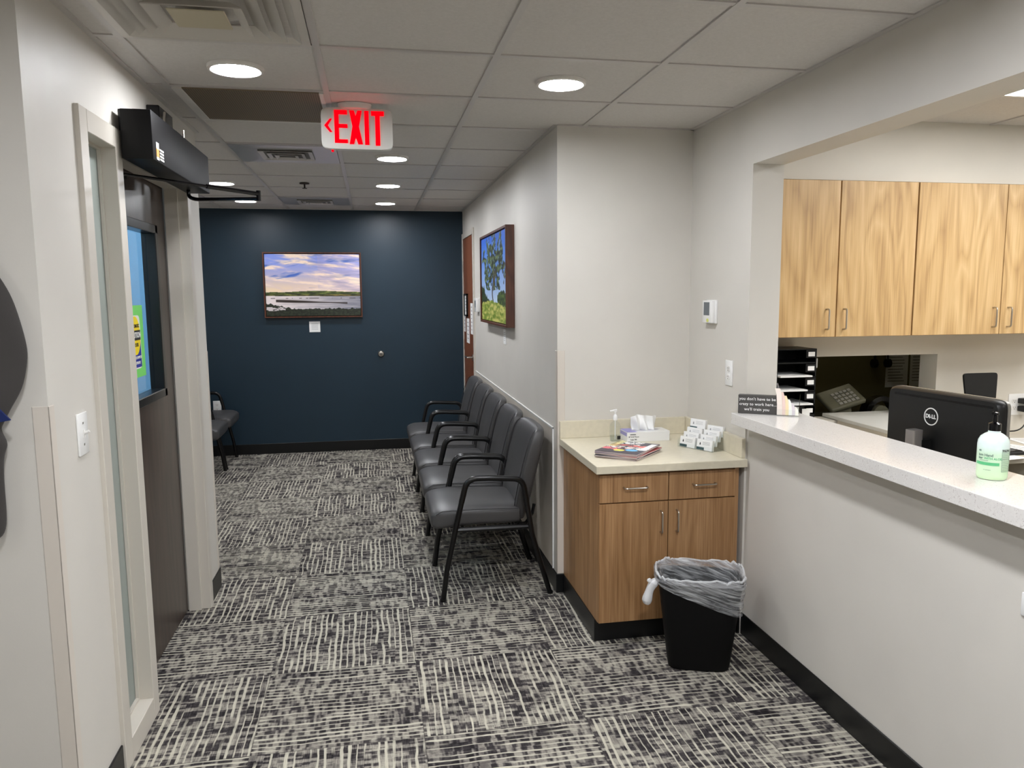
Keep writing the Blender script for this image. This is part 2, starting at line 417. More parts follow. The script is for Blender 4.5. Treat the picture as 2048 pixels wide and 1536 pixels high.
# dark wooden door with vision glass
DX = -.955
b = nb()
gy0, gy1, gz0, gz1 = 3.40, 3.868, 1.15, 1.865
bx(b, DX-.044, DX, 3.094, gy0, .008, 2.0945); bx(b, DX-.044, DX, gy1, 4.084, .008, 2.0945)
bx(b, DX-.044, DX, gy0, gy1, .008, gz0); bx(b, DX-.044, DX, gy0, gy1, gz1, 2.0945)
d1 = struct('door_1', b, M_wood_dk)
b = nb()
fw = .035
for (y0, y1, z0, z1) in [(gy0-.03, gy0+fw-.02, gz0-.03, gz1+.03), (gy1-.002, gy1+.038, gz0-.03, gz1+.03), (gy0-.03, gy1+.038, gz0-.03, gz0+.008), (gy0-.03, gy1+.038, gz1-.008, gz1+.03)]:
    bx(b, DX-.05, DX+.012, y0, y1, z0, z1, .003, 1)
obj('window_frame', b, M_frameblk, d1)
def clear(name, col, rough=.02, tr=.92, ior=1.45):
    k = NT(name); n = k.n
    g = k.node('ShaderNodeBsdfGlossy', {'Roughness': rough, 'Color': (1, 1, 1, 1)}); tpt = k.node('ShaderNodeBsdfTransparent', {'Color': rgb(*col)})
    fr = k.node('ShaderNodeFresnel', {'IOR': ior})
    bf = k.node('ShaderNodeNewGeometry').outputs['Backfacing']; ff = k.math('MULTIPLY', fr.outputs[0], k.math('SUBTRACT', 1.0, bf))
    mx = k.node('ShaderNodeMixShader', {0: ff, 1: tpt.outputs[0], 2: g.outputs[0]}); k.l.new(mx.outputs[0], k.out.inputs[0]); return k.m
M_clear = clear('clear_glass', (235, 245, 245)); M_paned = clear('door_glass', (225, 240, 248), .02, ior=1.18); M_acr = clear('clear_acrylic', (252, 253, 253), .05)
b = nb(); bx(b, DX-.034, DX-.029, gy0+.001, gy1-.003, gz0+.005, gz1-.005); obj('pane', b, M_paned, d1)
# green paper and caution sticker on the pane
t = thing('caution_sticker', 'yellow and blue automatic door CAUTION sticker on green paper on the dark door glass', 'sticker', (DX-.028, 3.62, 1.25))
b = nb(); bx(b, DX-.0285, DX-.0278, 3.48, 3.725, 1.235, 1.54); obj('green_backing', b, mat('green_paper', (120, 215, 105), .6), t)
SM = basis((DX-.0273, 3.597, 1.385), (0, 1, 0), (0, 0, 1))
b = nb(); prism(b, sring(0, -.0, .152, .226, 8, 24), 0, .0004, SM); obj('blue_label', b, mat('sticker_white', (235, 235, 230), .4), t)
b = nb(); prism(b, [(-.07, -.107), (.07, -.107), (.07, .02), (-.07, .02)], .0004, .0007, SM); obj('blue_panel', b, mat('sticker_blue', (20, 40, 150), .4), t)
b = nb(); prism(b, [(.07*math.cos(a*PI/16), .028+.082*math.sin(a*PI/16)) for a in range(32)], .0007, .001, SM); obj('yellow_oval', b, mat('sticker_yellow', (250, 222, 10), .4), t)
b = nb(); bx(b, -.07, .07, .008, .05, .001, .0013, M=SM); obj('black_band', b, M_ink, t)
def txt(s, size, x, y, M, m, t, z=.0016, bold=.0, name='lettering', **k):
    bm = textbm(s, size, **k) if not bold else textbm(s, size, bold=bold, **k)
    bmesh.ops.transform(bm, matrix=M @ Matrix.Translation((x, y, z)), verts=bm.verts); return obj(name, bm, m, t)
txt('CAUTION', .033, 0, .029, SM, M_paper, t, bold=.0006); txt('AUTOMATIC', .02, 0, .068, SM, M_ink, t, bold=.0004); txt('DOOR', .022, 0, -.012, SM, M_ink, t, bold=.0004)
txt('ACTIVATE SWITCH', .0155, 0, -.066, SM, M_paper, t, bold=.0004); txt('TO OPERATE', .0155, 0, -.088, SM, M_paper, t, bold=.0004)

# reflection-free dark side room furnishing seen through glass: plain wall only

# corner guards and wall panel
def guard(name, pts, z0, z1, m=M_guard):
    b = nb()
    for (x0, x1, y0, y1) in pts: bx(b, x0, x1, y0, y1, z0, z1, .0012, 1)
    return struct(name, b, m)
guard('trim_4', [(XL-.04, XL+.002, YC-.002, YC+.001), (XL-.001, XL+.002, YC-.002, YC+.036)], .104, 1.288)
guard('trim_5', [(XL-.001, XL+.002, YE-.036, YE+.002), (XL-.04, XL+.002, YE-.001, YE+.002)], .104, 1.288)
guard('trim_6', [(XR-.002, XR+.04, YN-.002, YN+.001), (XR-.002, XR+.001, YN-.002, YN+.04)], .104, 1.288)
b = nb(); bx(b, XR-.004, XR, 4.04, 7.22, .104, .872, .0015, 1); struct('trim_7', b, M_panel)
b = nb(); bx(b, XR-.007, XR, 4.035, 7.225, .868, .878, .001, 1); bx(b, XR-.007, XR, 4.035, 4.043, .104, .878, .001, 1); struct('trim_8', b, M_whitegl)

# right door
b = nb(); bx(b, XR-.006, XR+.036, 7.315, 8.085, .008, 2.115); d2 = struct('door_2', b, M_wood_rd)
b = nb()
for (y0, y1, z0, z1) in [(7.24, 7.31, 0, 2.175), (8.09, 8.148, 0, 2.175), (7.31, 8.09, 2.12, 2.175)]:
    bx(b, XR-.012, XR+.13, y0, y1, z0, z1, .002, 1)
struct('trim_9', b, M_trimw)
b = nb(); tube(b, fillet([(XR-.004, 7.385, .985), (XR-.06, 7.385, .985), (XR-.065, 7.51, .985)], .015), .009, 8)
tube(b, [(XR-.0055, 7.385, .985), (XR-.014, 7.385, .985)], .03, 20)
o = obj('door_handle', b, M_metal, d2, smooth=True)
for z in (.25, 1.07, 1.85):
    b = nb(); tube(b, [(XR-.004, 8.093, z-.05), (XR-.004, 8.093, z+.05)], .008, 8); obj('hinge', b, M_metal, d2, smooth=True)
def sheet(name, label, y0, y1, z0, z1, x, cat='paper', lines=6, group=None, fr=None, col=M_paper):
    t = thing(name, label, cat, (x, (y0+y1)/2, z0), group=group)
    if fr:
        b = nb()
        for (a, c, d, e) in [(y0, y0+fr, z0, z1), (y1-fr, y1, z0, z1), (y0, y1, z0, z0+fr), (y0, y1, z1-fr, z1)]: bx(b, x-.018, x, a, c, d, e)
        obj('frame', b, M_frameblk, t)
        b = nb(); bx(b, x-.008, x-.001, y0+fr, y1-fr, z0+fr, z1-fr); obj('sheet', b, col, t); xs = x-.0085; y0 += fr; y1 -= fr; z0 += fr; z1 -= fr
    else:
        b = nb(); bx(b, x-.0015, x-.0003, y0, y1, z0, z1); obj('sheet', b, col, t); xs = x-.002
    b = nb(); w = y1-y0; h = z1-z0
    for k in range(lines):
        zz = z1-h*(k+1)/(lines+1.2); l = w*(.35+.4*random.random())
        bx(b, xs-.0002, xs, (y0+y1)/2-l/2, (y0+y1)/2+l/2, zz-.004, zz+.004)
    obj('print', b, M_inkg, t); return t
dxs = XR-.006
sheet('framed_notice', 'small black-framed notice on the cherry wood door', 7.72, 7.94, 1.36, 1.58, dxs, 'notice', 5, fr=.014)
sheet('paper_notice', 'long paper notice near the handle side of the cherry wood door', 7.36, 7.53, 1.20, 1.49, dxs, 'notice', 7, 'papers on the cherry door')
sheet('paper_notice', 'paper notice at the hinge side of the cherry wood door beside framed one', 7.96, 8.07, 1.20, 1.49, dxs, 'notice', 7, 'papers on the cherry door')
sheet('paper_notice', 'lowest paper notice on the cherry wood door below the framed one', 7.63, 7.86, 1.10, 1.34, dxs, 'notice', 5, 'papers on the cherry door')

# ------------------------------------------------------------------ ceiling lights
def downlight(x, y, label, r=.0825, m=M_lamp):
    t = thing('recessed_light', label, 'light', (x, y, H), group='round recessed ceiling lights')
    b = nb(); lathe(b, [(r, -.003), (r+.006, -.009), (r+.016, -.006), (r+.018, .0055), (r, .0055)], (x, y, H), 40, cap=False); obj('trim_ring', b, M_ring, t, smooth=True)
    b = nb(); lathe(b, [(r+.001, -.001), (r+.001, -.0035)], (x, y, H), 40); obj('lens', b, m, t)
    return t
cx = lambda i: GX+(i+.5)*T
downlight(cx(0), 3.165, 'round lit ceiling light by the left wall, nearest above the door', m=M_lampA)
downlight(cx(2), 3.165, 'round lit ceiling light in front of the niche, rightmost one')
downlight(cx(1), 5.02, 'round lit ceiling light just beyond the exit sign, nearest of the row of three')
downlight(cx(1), 6.26, 'round lit ceiling light, middle of the row of three down the corridor')
downlight(cx(1), 7.47, 'round lit ceiling light, farthest of the row of three by the navy wall')
downlight(-1.06, 6.30, 'round lit ceiling light in the waiting area, beside the black door opener', m=M_lampL)
downlight(-1.06, 7.45, 'round lit ceiling light in the waiting area, behind the opener arm tip', m=M_lampL)
downlight(cx(0), 1.2, 'round ceiling light behind the camera, left one of the nearer pair', m=M_lamp)
downlight(cx(2), 1.2, 'round ceiling light behind the camera, right one of the nearer pair', m=M_lampB)
downlight(cx(1), -.9, 'round ceiling light far behind the camera', m=M_lampB)
downlight(-2.0, 1.2, 'round ceiling light over the side hall left of the camera', m=M_lampC)

# big square diffuser
t = thing('air_diffuser', 'large square white louvred air diffuser at the top left of the ceiling', 'vent', (cx(0), GY-T/2, H))
x0, x1, y0, y1 = GX+.014, GX+T-.014, GY-T+.014, GY-.014
def sq(bm, cxx, cy, s0, z0, s1, z1, th=.003):
    ro = [(cxx-s0, cy-s0, z0), (cxx+s0, cy-s0, z0), (cxx+s0, cy+s0, z0), (cxx-s0, cy+s0, z0)]
    ri = [(cxx-s1, cy-s1, z1), (cxx+s1, cy-s1, z1), (cxx+s1, cy+s1, z1), (cxx-s1, cy+s1, z1)]
    up = lambda q: [Vector(p)+Vector((0, 0, th)) for p in q]
    loft(bm, [[Vector(p) for p in ro], [Vector(p) for p in ri], up(ri), up(ro), [Vector(p) for p in ro]], cap=False)
dc = (cx(0), GY-T/2)
M_diff = mat('diffuser_enamel', (205, 200, 192), .35)
for k, (s0, zz0, s1, zz1) in enumerate([(.290, -.001, .262, -.001), (.262, -.004, .222, .018), (.222, -.012, .178, .012), (.178, -.022, .132, .008), (.132, -.032, .098, -.006)]):
    b = nb(); sq(b, dc[0], dc[1], s0, H+zz0-.003, s1, H+zz1-.004); obj('louvre', b, M_diff, t)
b = nb(); bx(b, dc[0]-.29, dc[0]+.29, dc[1]-.29, dc[1]+.29, H+.012, H+.02); obj('plenum_back', b, mat('dark_duct', (60, 58, 55), .6), t)
b = nb(); bx(b, dc[0]-.078, dc[0]+.078, dc[1]-.078, dc[1]+.078, H-.028, H-.024, .002, 1); obj('centre_plate', b, mat('ivory_plate', (196, 186, 160), .4), t)
# brown perforated return
def perf():
    k = NT('brown_perforated_metal'); tc = k.node('ShaderNodeTexCoord').outputs['Object']
    s = k.node('ShaderNodeSeparateXYZ', {0: tc}); f = []
    for q in (0, 1): f.append(k.math('ABSOLUTE', k.math('SUBTRACT', k.math('FRACT', k.math('MULTIPLY', s.outputs[q], 110.0)), .5)))
    d = k.math('LESS_THAN', k.math('ADD', f[0], f[1]), .38)
    k.l.new(k.mix(d, rgb(128, 112, 88), rgb(52, 44, 34)), k.b.inputs['Base Color']); k.b.inputs['Roughness'].default_value = .5; return k.m
t = thing('return_grille', 'brown perforated return air grille panel in the ceiling behind the left light', 'vent', (cx(0), GY+1.5*T, H))
b = nb(); bx(b, GX+.05, GX+T-.03, GY+T+.014, GY+2*T-.03, H-.003, H+.004); obj('perforated_plate', b, perf(), t)
b = nb()
for (a, c, d, e) in [(GX+.012, GX+.05, GY+T+.012, GY+2*T-.012), (GX+T-.03, GX+T-.012, GY+T+.012, GY+2*T-.012), (GX+.05, GX+T-.03, GY+2*T-.03, GY+2*T-.012)]: bx(b, a, c, d, e, H-.006, H+.005, .001, 1)
obj('frame', b, M_ring, t)
def small_vent(yc, label):
    t = thing('ceiling_register', label, 'vent', (cx(0), yc, H), group='square ceiling registers')
    b = nb(); bx(b, cx(0)-.29, cx(0)+.29, yc-.29, yc+.29, H-.001, H+.004); obj('panel', b, mat('register_panel', (190, 190, 188), .3, metal=.4), t)
    for s0, s1, z in [(.15, .125, -.012), (.105, .085, -.016), (.065, .045, -.02)]:
        b = nb(); sq(b, cx(0), yc, s0, H+z, s1, H+z+.008); obj('louvre', b, M_tbar, t)
    b = nb(); bx(b, cx(0)-.15, cx(0)+.15, yc-.15, yc+.15, H-.004, H-.001); obj('opening', b, mat('register_throat', (110, 108, 105), .6), t)
small_vent(GY+3.5*T, 'square grey ceiling register panel left of the exit sign')
small_vent(GY+7.5*T, 'farthest square grey ceiling register panel, near the navy wall')
t = thing('sprinkler_head', 'small dark sprinkler head hanging from the ceiling beyond the register', 'sprinkler', (-.465, 6.25, H))
b = nb(); lathe(b, [(.0, .002), (.036, .002), (.036, -.004), (.0, -.006)], (-.465, 6.25, H), 20); obj('escutcheon', b, M_edge, t, smooth=True)
b = nb(); lathe(b, [(.006, 0), (.006, -.032), (.018, -.034), (.018, -.037), (.001, -.038)], (-.465, 6.25, H), 14); obj('deflector', b, M_edge, t)

# exit sign
t = thing('exit_sign', 'white EXIT sign with red letters and left arrow hanging from the ceiling', 'sign', (-.04, 3.66, 2.20))
SX0, SX1, SZ0, SZ1 = -.193, .113, 2.209, 2.392-.006
b = nb(); t2 = nb(); prof = sring((SX0+SX1)/2, (SZ0+SZ1)/2, SX1-SX0, SZ1-SZ0, 9, 44)
loft(b, [[Vector((x, y, z)) for x, z in prof] for y in (3.66, 3.69)]); loft_in = [[Vector(((SX0+SX1)/2+(x-(SX0+SX1)/2)*.985, y, (SZ0+SZ1)/2+(z-(SZ0+SZ1)/2)*.975)) for x, z in prof] for y in (3.654, 3.66)]
loft(b, loft_in)
obj('housing', b, mat('sign_housing_white', (216, 216, 210), .35), t, smooth=True)
M_red = mat('exit_red', (255, 0, 14), .9, emit=.30, spec=0)
EM = basis((SX0, 3.6535, SZ0), (1, 0, 0), (0, 0, 1)); W_, H_ = SX1-SX0, SZ1-SZ0
def ex(u, v): return (u*W_, v*H_)
def poly(name, pts, m=M_red):
    b = nb(); prism(b, [ex(*p) for p in pts], 0, .003, EM); return obj(name, b, m, t)
poly('arrow', [(.045, .56), (.125, .72), (.155, .72), (.095, .56), (.155, .40), (.12, .40)])
poly('letter_e', [(.185, .93), (.365, .93), (.365, .83), (.245, .83), (.245, .60), (.365, .60), (.365, .51), (.245, .51), (.245, .235), (.365, .235), (.365, .15), (.185, .15)])
poly('letter_x', [(.395, .93), (.46, .93), (.483, .80), (.51, .93), (.57, .93), (.525, .55), (.575, .13), (.51, .13), (.478, .29), (.45, .13), (.39, .13), (.435, .55)])
poly('letter_i', [(.605, .93), (.665, .93), (.665, .12), (.605, .12)])
poly('letter_t', [(.70, .93), (.88, .93), (.88, .82), (.82, .82), (.82, .11), (.755, .11), (.755, .82), (.70, .82)])
b = nb(); lathe(b, [(.074, .006), (.074, -.006), (.066, -.016), (.055, -.018)], (-.048, 3.675, H-.002), 30, 1, .7); obj('canopy', b, M_ring, t, smooth=True)
b = nb(); lathe(b, [(.005, .0), (.005, -.008), (.001, -.009)], (SX0+.045, 3.675, SZ0), 12); obj('indicator_lamp', b, M_red, t)

# ------------------------------------------------------------------ door operator
t = thing('door_operator', 'long black automatic door opener box above the dark wooden door', 'door opener', (XL+.08, 3.56, 2.055))
b = nb(); bx(b, XL+.022, -.735, 3.055, 4.05, 2.055, 2.224, .004, 2); obj('cover', b, M_oper, t, smooth=True)
b = nb(); bx(b, XL+.001, XL+.022, 3.12, 3.98, 2.07, 2.235); obj('back_plate', b, M_blk, t)
b = nb(); bx(b, XL+.001, XL+.05, 3.50, 3.72, 2.236, 2.335, .003, 1); obj('control_box', b, M_blkgl, t)
b = nb(); bx(b, XL+.001, XL+.03, 3.30, 3.42, 2.236, 2.275); obj('terminal_block', b, M_blk, t)
for y, h, dy in ((3.44, .075, .035), (3.80, .07, .0)):
    b = nb(); tube(b, [(XL+.075, y, 2.226), (XL+.075, y+dy, 2.226+h)], .005, 8); obj('metal_pin', b, M_metal, t)
b = nb(); bx(b, XL+.004, XL+.05, 3.78, 3.86, 2.236, 2.29, .002, 1); obj('junction_box', b, M_blk, t)
b = nb(); tube(b, fillet([(XL+.05, 3.70, 2.26), (XL+.075, 3.73, 2.25), (XL+.07, 3.80, 2.26)], .02), .004, 8); obj('cable', b, M_blkgl, t, smooth=True)
b = nb()
bx(b, -.735, -.7343, 3.10, 3.135, 2.072, 2.10); obj('orange_label', b, mat('orange_label', (235, 140, 70), .5), t)
b = nb(); bx(b, -.735, -.7342, 3.10, 3.135, 2.10, 2.122); bx(b, -.735, -.7342, 3.10, 3.135, 2.062, 2.071)
for k in range(4): bx(b, -.735, -.7342, 3.145, 3.20, 2.066+k*.011, 2.072+k*.011)
obj('white_label', b, M_paper, t)
b = nb()
tip = (-.478, 3.75, 2.018)
tube(b, fillet([(-.80, 3.90, 2.054), (-.80, 3.90, 2.022), (-.77, 3.90, 2.012), (tip[0], tip[1]+.01, tip[2]-.014)], .02), .0085, 8)
obj('main_arm', b, M_blkgl, t, smooth=True)
b = nb(); tube(b, [(-.935, 3.30, 2.04), (-.66, 3.57, 2.03)], .006, 8); tube(b, [(-.66, 3.57, 2.03), (tip[0], tip[1], tip[2]+.006)], .0095, 8)
tube(b, [(tip[0], tip[1], tip[2]-.024), (tip[0], tip[1], tip[2]+.02)], .010, 8)
obj('forearm', b, M_blkgl, t, smooth=True)
b = nb(); bx(b, DX+.0, DX+.035, 3.22, 3.40, 2.03, 2.05); obj('shoe', b, M_blk, t)

# ------------------------------------------------------------------ wall fittings
def plate(name, label, cat, M, w, h, kind, group=None):
    t = thing(name, label, cat, tuple(M.translation), group=group)
    b = nb(); bx(b, -w/2, w/2, -h/2, h/2, 0, .006, .002, 2, M=M); obj('plate', b, M_whitegl, t, smooth=True)
    n = max(1, round(w/.07))
    for q in range(n):
        xo = (q-(n-1)/2)*.046*(1 if n > 1 else 0)
        if kind == 'toggle':
            b = nb(); bx(b, xo-.005, xo+.005, -.012, .012, .006, .009, M=M); tube(b, [M @ Vector((xo, 0, .006)), M @ Vector((xo, .008, .022))], .0042, 8); obj('toggle', b, M_white, t)
            for s in (-1, 1):
                b = nb(); bx(b, xo-.003, xo+.003, s*.032-.003, s*.032+.003, .006, .0068, M=M); obj('screw', b, M_metal, t)
        else:
            for s in (-1, 1):
                b = nb(); prism(b, sring(xo, s*.02, .034, .028, 3, 20), .006, .0085, M); obj('socket', b, M_white, t)
                b = nb()
                for q2 in (-1, 1): bx(b, xo+q2*.006-.001, xo+q2*.006+.001, s*.02-.001, s*.02+.007, .0085, .0089, M=M)
                bx(b, xo-.0025, xo+.0025, s*.02-.009, s*.02-.005, .0085, .0089, M=M)
                obj('slots', b, M_ink, t)
    return t
plate('light_switch', 'white toggle light switch on the left wall beside the narrow window', 'light switch', basis((XL, 2.537, 1.174), (0, 1, 0), (0, 0, 1)), .078, .125, 'toggle')
plate('power_outlet', 'white power outlet on the wall under the thermostat, above the counter end', 'outlet', basis((XW, 3.458, 1.205), (0, -1, 0), (0, 0, 1)), .072, .118, 'socket')
plate('power_outlet', 'wide white outlet plate low on the half wall at the right photo edge', 'outlet', basis((XW+.01, 1.648, .77), (0, -1, 0), (0, 0, 1)), .118, .062, 'socket')
plate('power_outlet', 'white power outlet low on the navy wall behind the far left chair', 'outlet', basis((-1.52, YW, .49), (1, 0, 0), (0, 0, 1)), .075, .12, 'socket')
to = plate('power_outlet', 'wide white outlet plate with black plugs on the reception office back wall', 'outlet', basis((3.83, 4.12, .895), (1, 0, 0), (0, 0, 1)), .125, .13, 'socket')
for s in (-1, 1):
    b = nb(); bx(b, 3.828, 3.885, 4.06, 4.112, .895+s*.024-.016, .895+s*.024+.016, .004, 2); obj('plug', b, M_blk, to, smooth=True)
TM = basis((XW, 3.665, 1.487), (0, -1, 0), (0, 0, 1))
t = thing('thermostat', 'white thermostat with grey screen on the wall above the counter outlet', 'thermostat', (XW, 3.665, 1.43))
b = nb(); bx(b, -.06, .06, -.057, .057, 0, .012, .003, 2, M=TM); bx(b, -.055, .055, -.055, .055, .012, .03, .004, 2, M=TM); obj('housing', b, M_whitegl, t, smooth=True)
b = nb(); bx(b, -.036, .03, -.018, .046, .03, .0306, M=TM); obj('screen', b, mat('lcd_grey', (98, 106, 112), .25), t)
b = nb(); prism(b, sring(.012, -.042, .026, .018, 2, 16), .03, .032, TM); obj('button', b, mat('lime_button', (214, 216, 120), .4), t)
t = thing('thermostat', 'white wall thermostat between the cherry door and the tree picture', 'thermostat', (XR, 7.0, 1.43))
b = nb(); bx(b, XR-.03, XR, 6.93, 7.06, 1.42, 1.54, .004, 2); obj('housing', b, M_whitegl, t, smooth=True)
b = nb(); bx(b, XR-.0306, XR-.03, 6.96, 7.03, 1.46, 1.52); obj('screen', b, mat('lcd_dark', (90, 96, 100), .3), t)
t = thing('door_stop', 'round metal wall door stop on the navy wall below the picture', 'door stop', (.077, YW, .98))
b = nb(); tt = nb(); lathe(tt, [(.001, 0), (.034, 0), (.034, .008), (.026, .02), (.014, .022)], n=24); merge(b, tt, basis((.077, YW, .98), (1, 0, 0), (0, 0, 1))); obj('cup', b, M_metal, t, smooth=True)
b = nb(); tt = nb(); lathe(tt, [(.013, .018), (.012, .026), (.001, .028)], n=16); merge(b, tt, basis((.077, YW, .98), (1, 0, 0), (0, 0, 1))); obj('bumper', b, mat('grey_rubber', (90, 86, 80), .6), t, smooth=True)

# ------------------------------------------------------------------ pictures
def mixc(a, b_, f): f = max(0, min(1, f)); return tuple(a[i]*(1-f)+b_[i]*f for i in range(3))
def fbm(x, y, z=0, o=4):
    s = 0; a = .5
    for k in range(o): s += a*noise.noise(Vector((x, y, z+k*7.3))); x *= 2.03; y *= 2.03; a *= .55
    return s
def landscape(u, v):
    hor = .385+.022*math.exp(-((u-.55)/.25)**2)+.006*fbm(u*8, 1)
    if v > hor:
        s = (v-hor)/(1-hor); base = mixc((240, 205, 185), (130, 150, 225), s*1.25)
        if u > .55: base = mixc(base, (178, 165, 200), .45)
        base = mixc(base, (250, 225, 185), max(0, (1-s*2.2))*(1-u)*.9)
        c = fbm(u*3.2+s*1.5, s*6.5+u*1.2, 2.2, 5); f = (c+.12)*3.0
        cl = mixc((205, 180, 205), (250, 226, 205), .5+c*2.2)
        base = mixc(base, cl, f)
        d = fbm(u*2.2+5, s*5-u*2, 9, 4); base = mixc(base, (70, 105, 190), (d-.14)*5*(s > .35))
        base = mixc(base, (140, 135, 165), max(0, fbm(u*3, s*14, 5)*2)*(u > .45)*.6)
        return base
    if v > .325-.012*u:
        g = fbm(u*22, v*90, 3); c = mixc((62, 78, 34), (128, 138, 70), .5+g*2.2)
        if v < .345: c = mixc(c, (160, 110, 60), .55 if u > .35 else .25)
        return mixc((40, 46, 26), c, .55+fbm(u*9, v*30, 8)*2)
    wtr = mixc((235, 222, 220), (128, 128, 140), u*1.05-.12+fbm(u*5, v*40)*.5)
    bar = math.exp(-((v-(.245-.055*(u-.1)))/(.012+.006*math.sin(u*7)))**2)*(1 if .1 < u < .86 else 0)
    bar += math.exp(-((v-.285)/.004)**2)*(fbm(u*9, 3) > .05)
    wtr = mixc(wtr, (42, 32, 26), bar*1.6)
    tl = .115+.02*fbm(u*28, 0, 4, 3)*2+(.09*max(0, 1-u/.28))
    if v < tl:
        c = mixc((26, 30, 22), (52, 58, 42), .5+fbm(u*40, v*40, 6)*2)
        if u < .2 and .08 < v < .145 and fbm(u*18, v*40, 12) > -.03: c = (215, 205, 205)
        return c
    return wtr
def treepic(u, v):
    base = mixc((190, 212, 240), (40, 100, 210), (v-.25)*1.35)
    cr = 1-((u-.52)/.40)**2-((v-.68)/.33)**2
    n = fbm(u*7, v*9, 1, 4)
    if cr+n*2.2 > .06 and v > .36:
        base = mixc((26, 38, 24), (118, 138, 92), .40+fbm(u*18, v*24, 5)*2.8)
        if fbm(u*14, v*16, 7) > .17: base = (95, 140, 215)
    if abs(u-.5-.04*math.sin(v*14)) < .02 and .2 < v < .6: base = (76, 66, 54)
    if abs(u-.5-(v-.35)*.5) < .012 and .35 < v < .6: base = (80, 70, 58)
    if v < .44-.62*u+.06*fbm(u*14, 2)*3: base = mixc((26, 40, 26), (58, 80, 40), .5+fbm(u*20, v*20)*2)
    if u > .62 and v < .36 and ((u-.85)/.2)**2+((v-.26)/.09)**2+fbm(u*14, v*14) < 1: base = mixc((34, 52, 26), (96, 120, 56), .5+fbm(u*25, v*25)*2)
    if v < .20+.04*math.sin(u*4)+.03*fbm(u*8, 0): base = mixc((120, 146, 50), (216, 210, 120), .5+fbm(u*10, v*26)*2.2+u*.3-.2)
    return base
def framed(name, label, M, w, h, fn, nu, nv, dep=.045, fw_=.012):
    t = thing(name, label, 'picture', tuple(M @ Vector((0, -h/2, 0))))
    b = nb()
    for (x0, x1, y0, y1) in [(-w/2, -w/2+fw_, -h/2, h/2), (w/2-fw_, w/2, -h/2, h/2), (-w/2+fw_, w/2-fw_, -h/2, -h/2+fw_), (-w/2+fw_, w/2-fw_, h/2-fw_, h/2)]:
        bx(b, x0, x1, y0, y1, .002, dep, .001, 1, M=M)
    obj('frame', b, M_wood_fr, t)
    b = nb(); bx(b, -w/2+fw_, w/2-fw_, -h/2+fw_, h/2-fw_, .002, .012, M=M); obj('backing', b, M_edge, t)
    g = fw_+.006
    b = nb(); bx(b, -w/2+g, w/2-g, -h/2+g, h/2-g, .012, dep-.012, M=M); obj('canvas_edge', b, mat('canvas_edge', (210, 190, 180), .6), t)
    painted('print', fn, nu, nv, M @ Matrix.Translation((0, 0, dep-.0115)), w-2*g, h-2*g, M_pic, t); return t
framed('landscape_picture', 'brown-framed landscape photograph of clouds over a lake on the navy wall', basis((-.56, YW, 1.672), (1, 0, 0), (0, 0, 1)), .935, .635, landscape, 260, 176)
framed('tree_picture', 'dark wood framed picture of a tall tree on the right corridor wall', basis((XR, 5.80, 1.69), (0, -1, 0), (0, 0, 1)), 1.26, .67, treepic, 180, 120, dep=.06, fw_=.016)
def caption(label, M, w, h):
    t = thing('caption_card', label, 'card', tuple(M.translation), group='caption cards under pictures')
    b = nb(); bx(b, -w/2, w/2, -h/2, h/2, .0003, .004, M=M); obj('card', b, M_paper, t)
    b = nb()
    for k in range(5): bx(b, -w*.3, w*.3, h*.28-k*h*.13-.002, h*.28-k*h*.13+.001, .004, .0043, M=M)
    obj('print', b, M_inkg, t)
caption('white caption card on the navy wall under the lake landscape', basis((-.562, YW, 1.262), (1, 0, 0), (0, 0, 1)), .105, .105)
caption('white caption card on the right wall under the tree picture', basis((XR, 5.58, 1.275), (0, -1, 0), (0, 0, 1)), .10, .105)

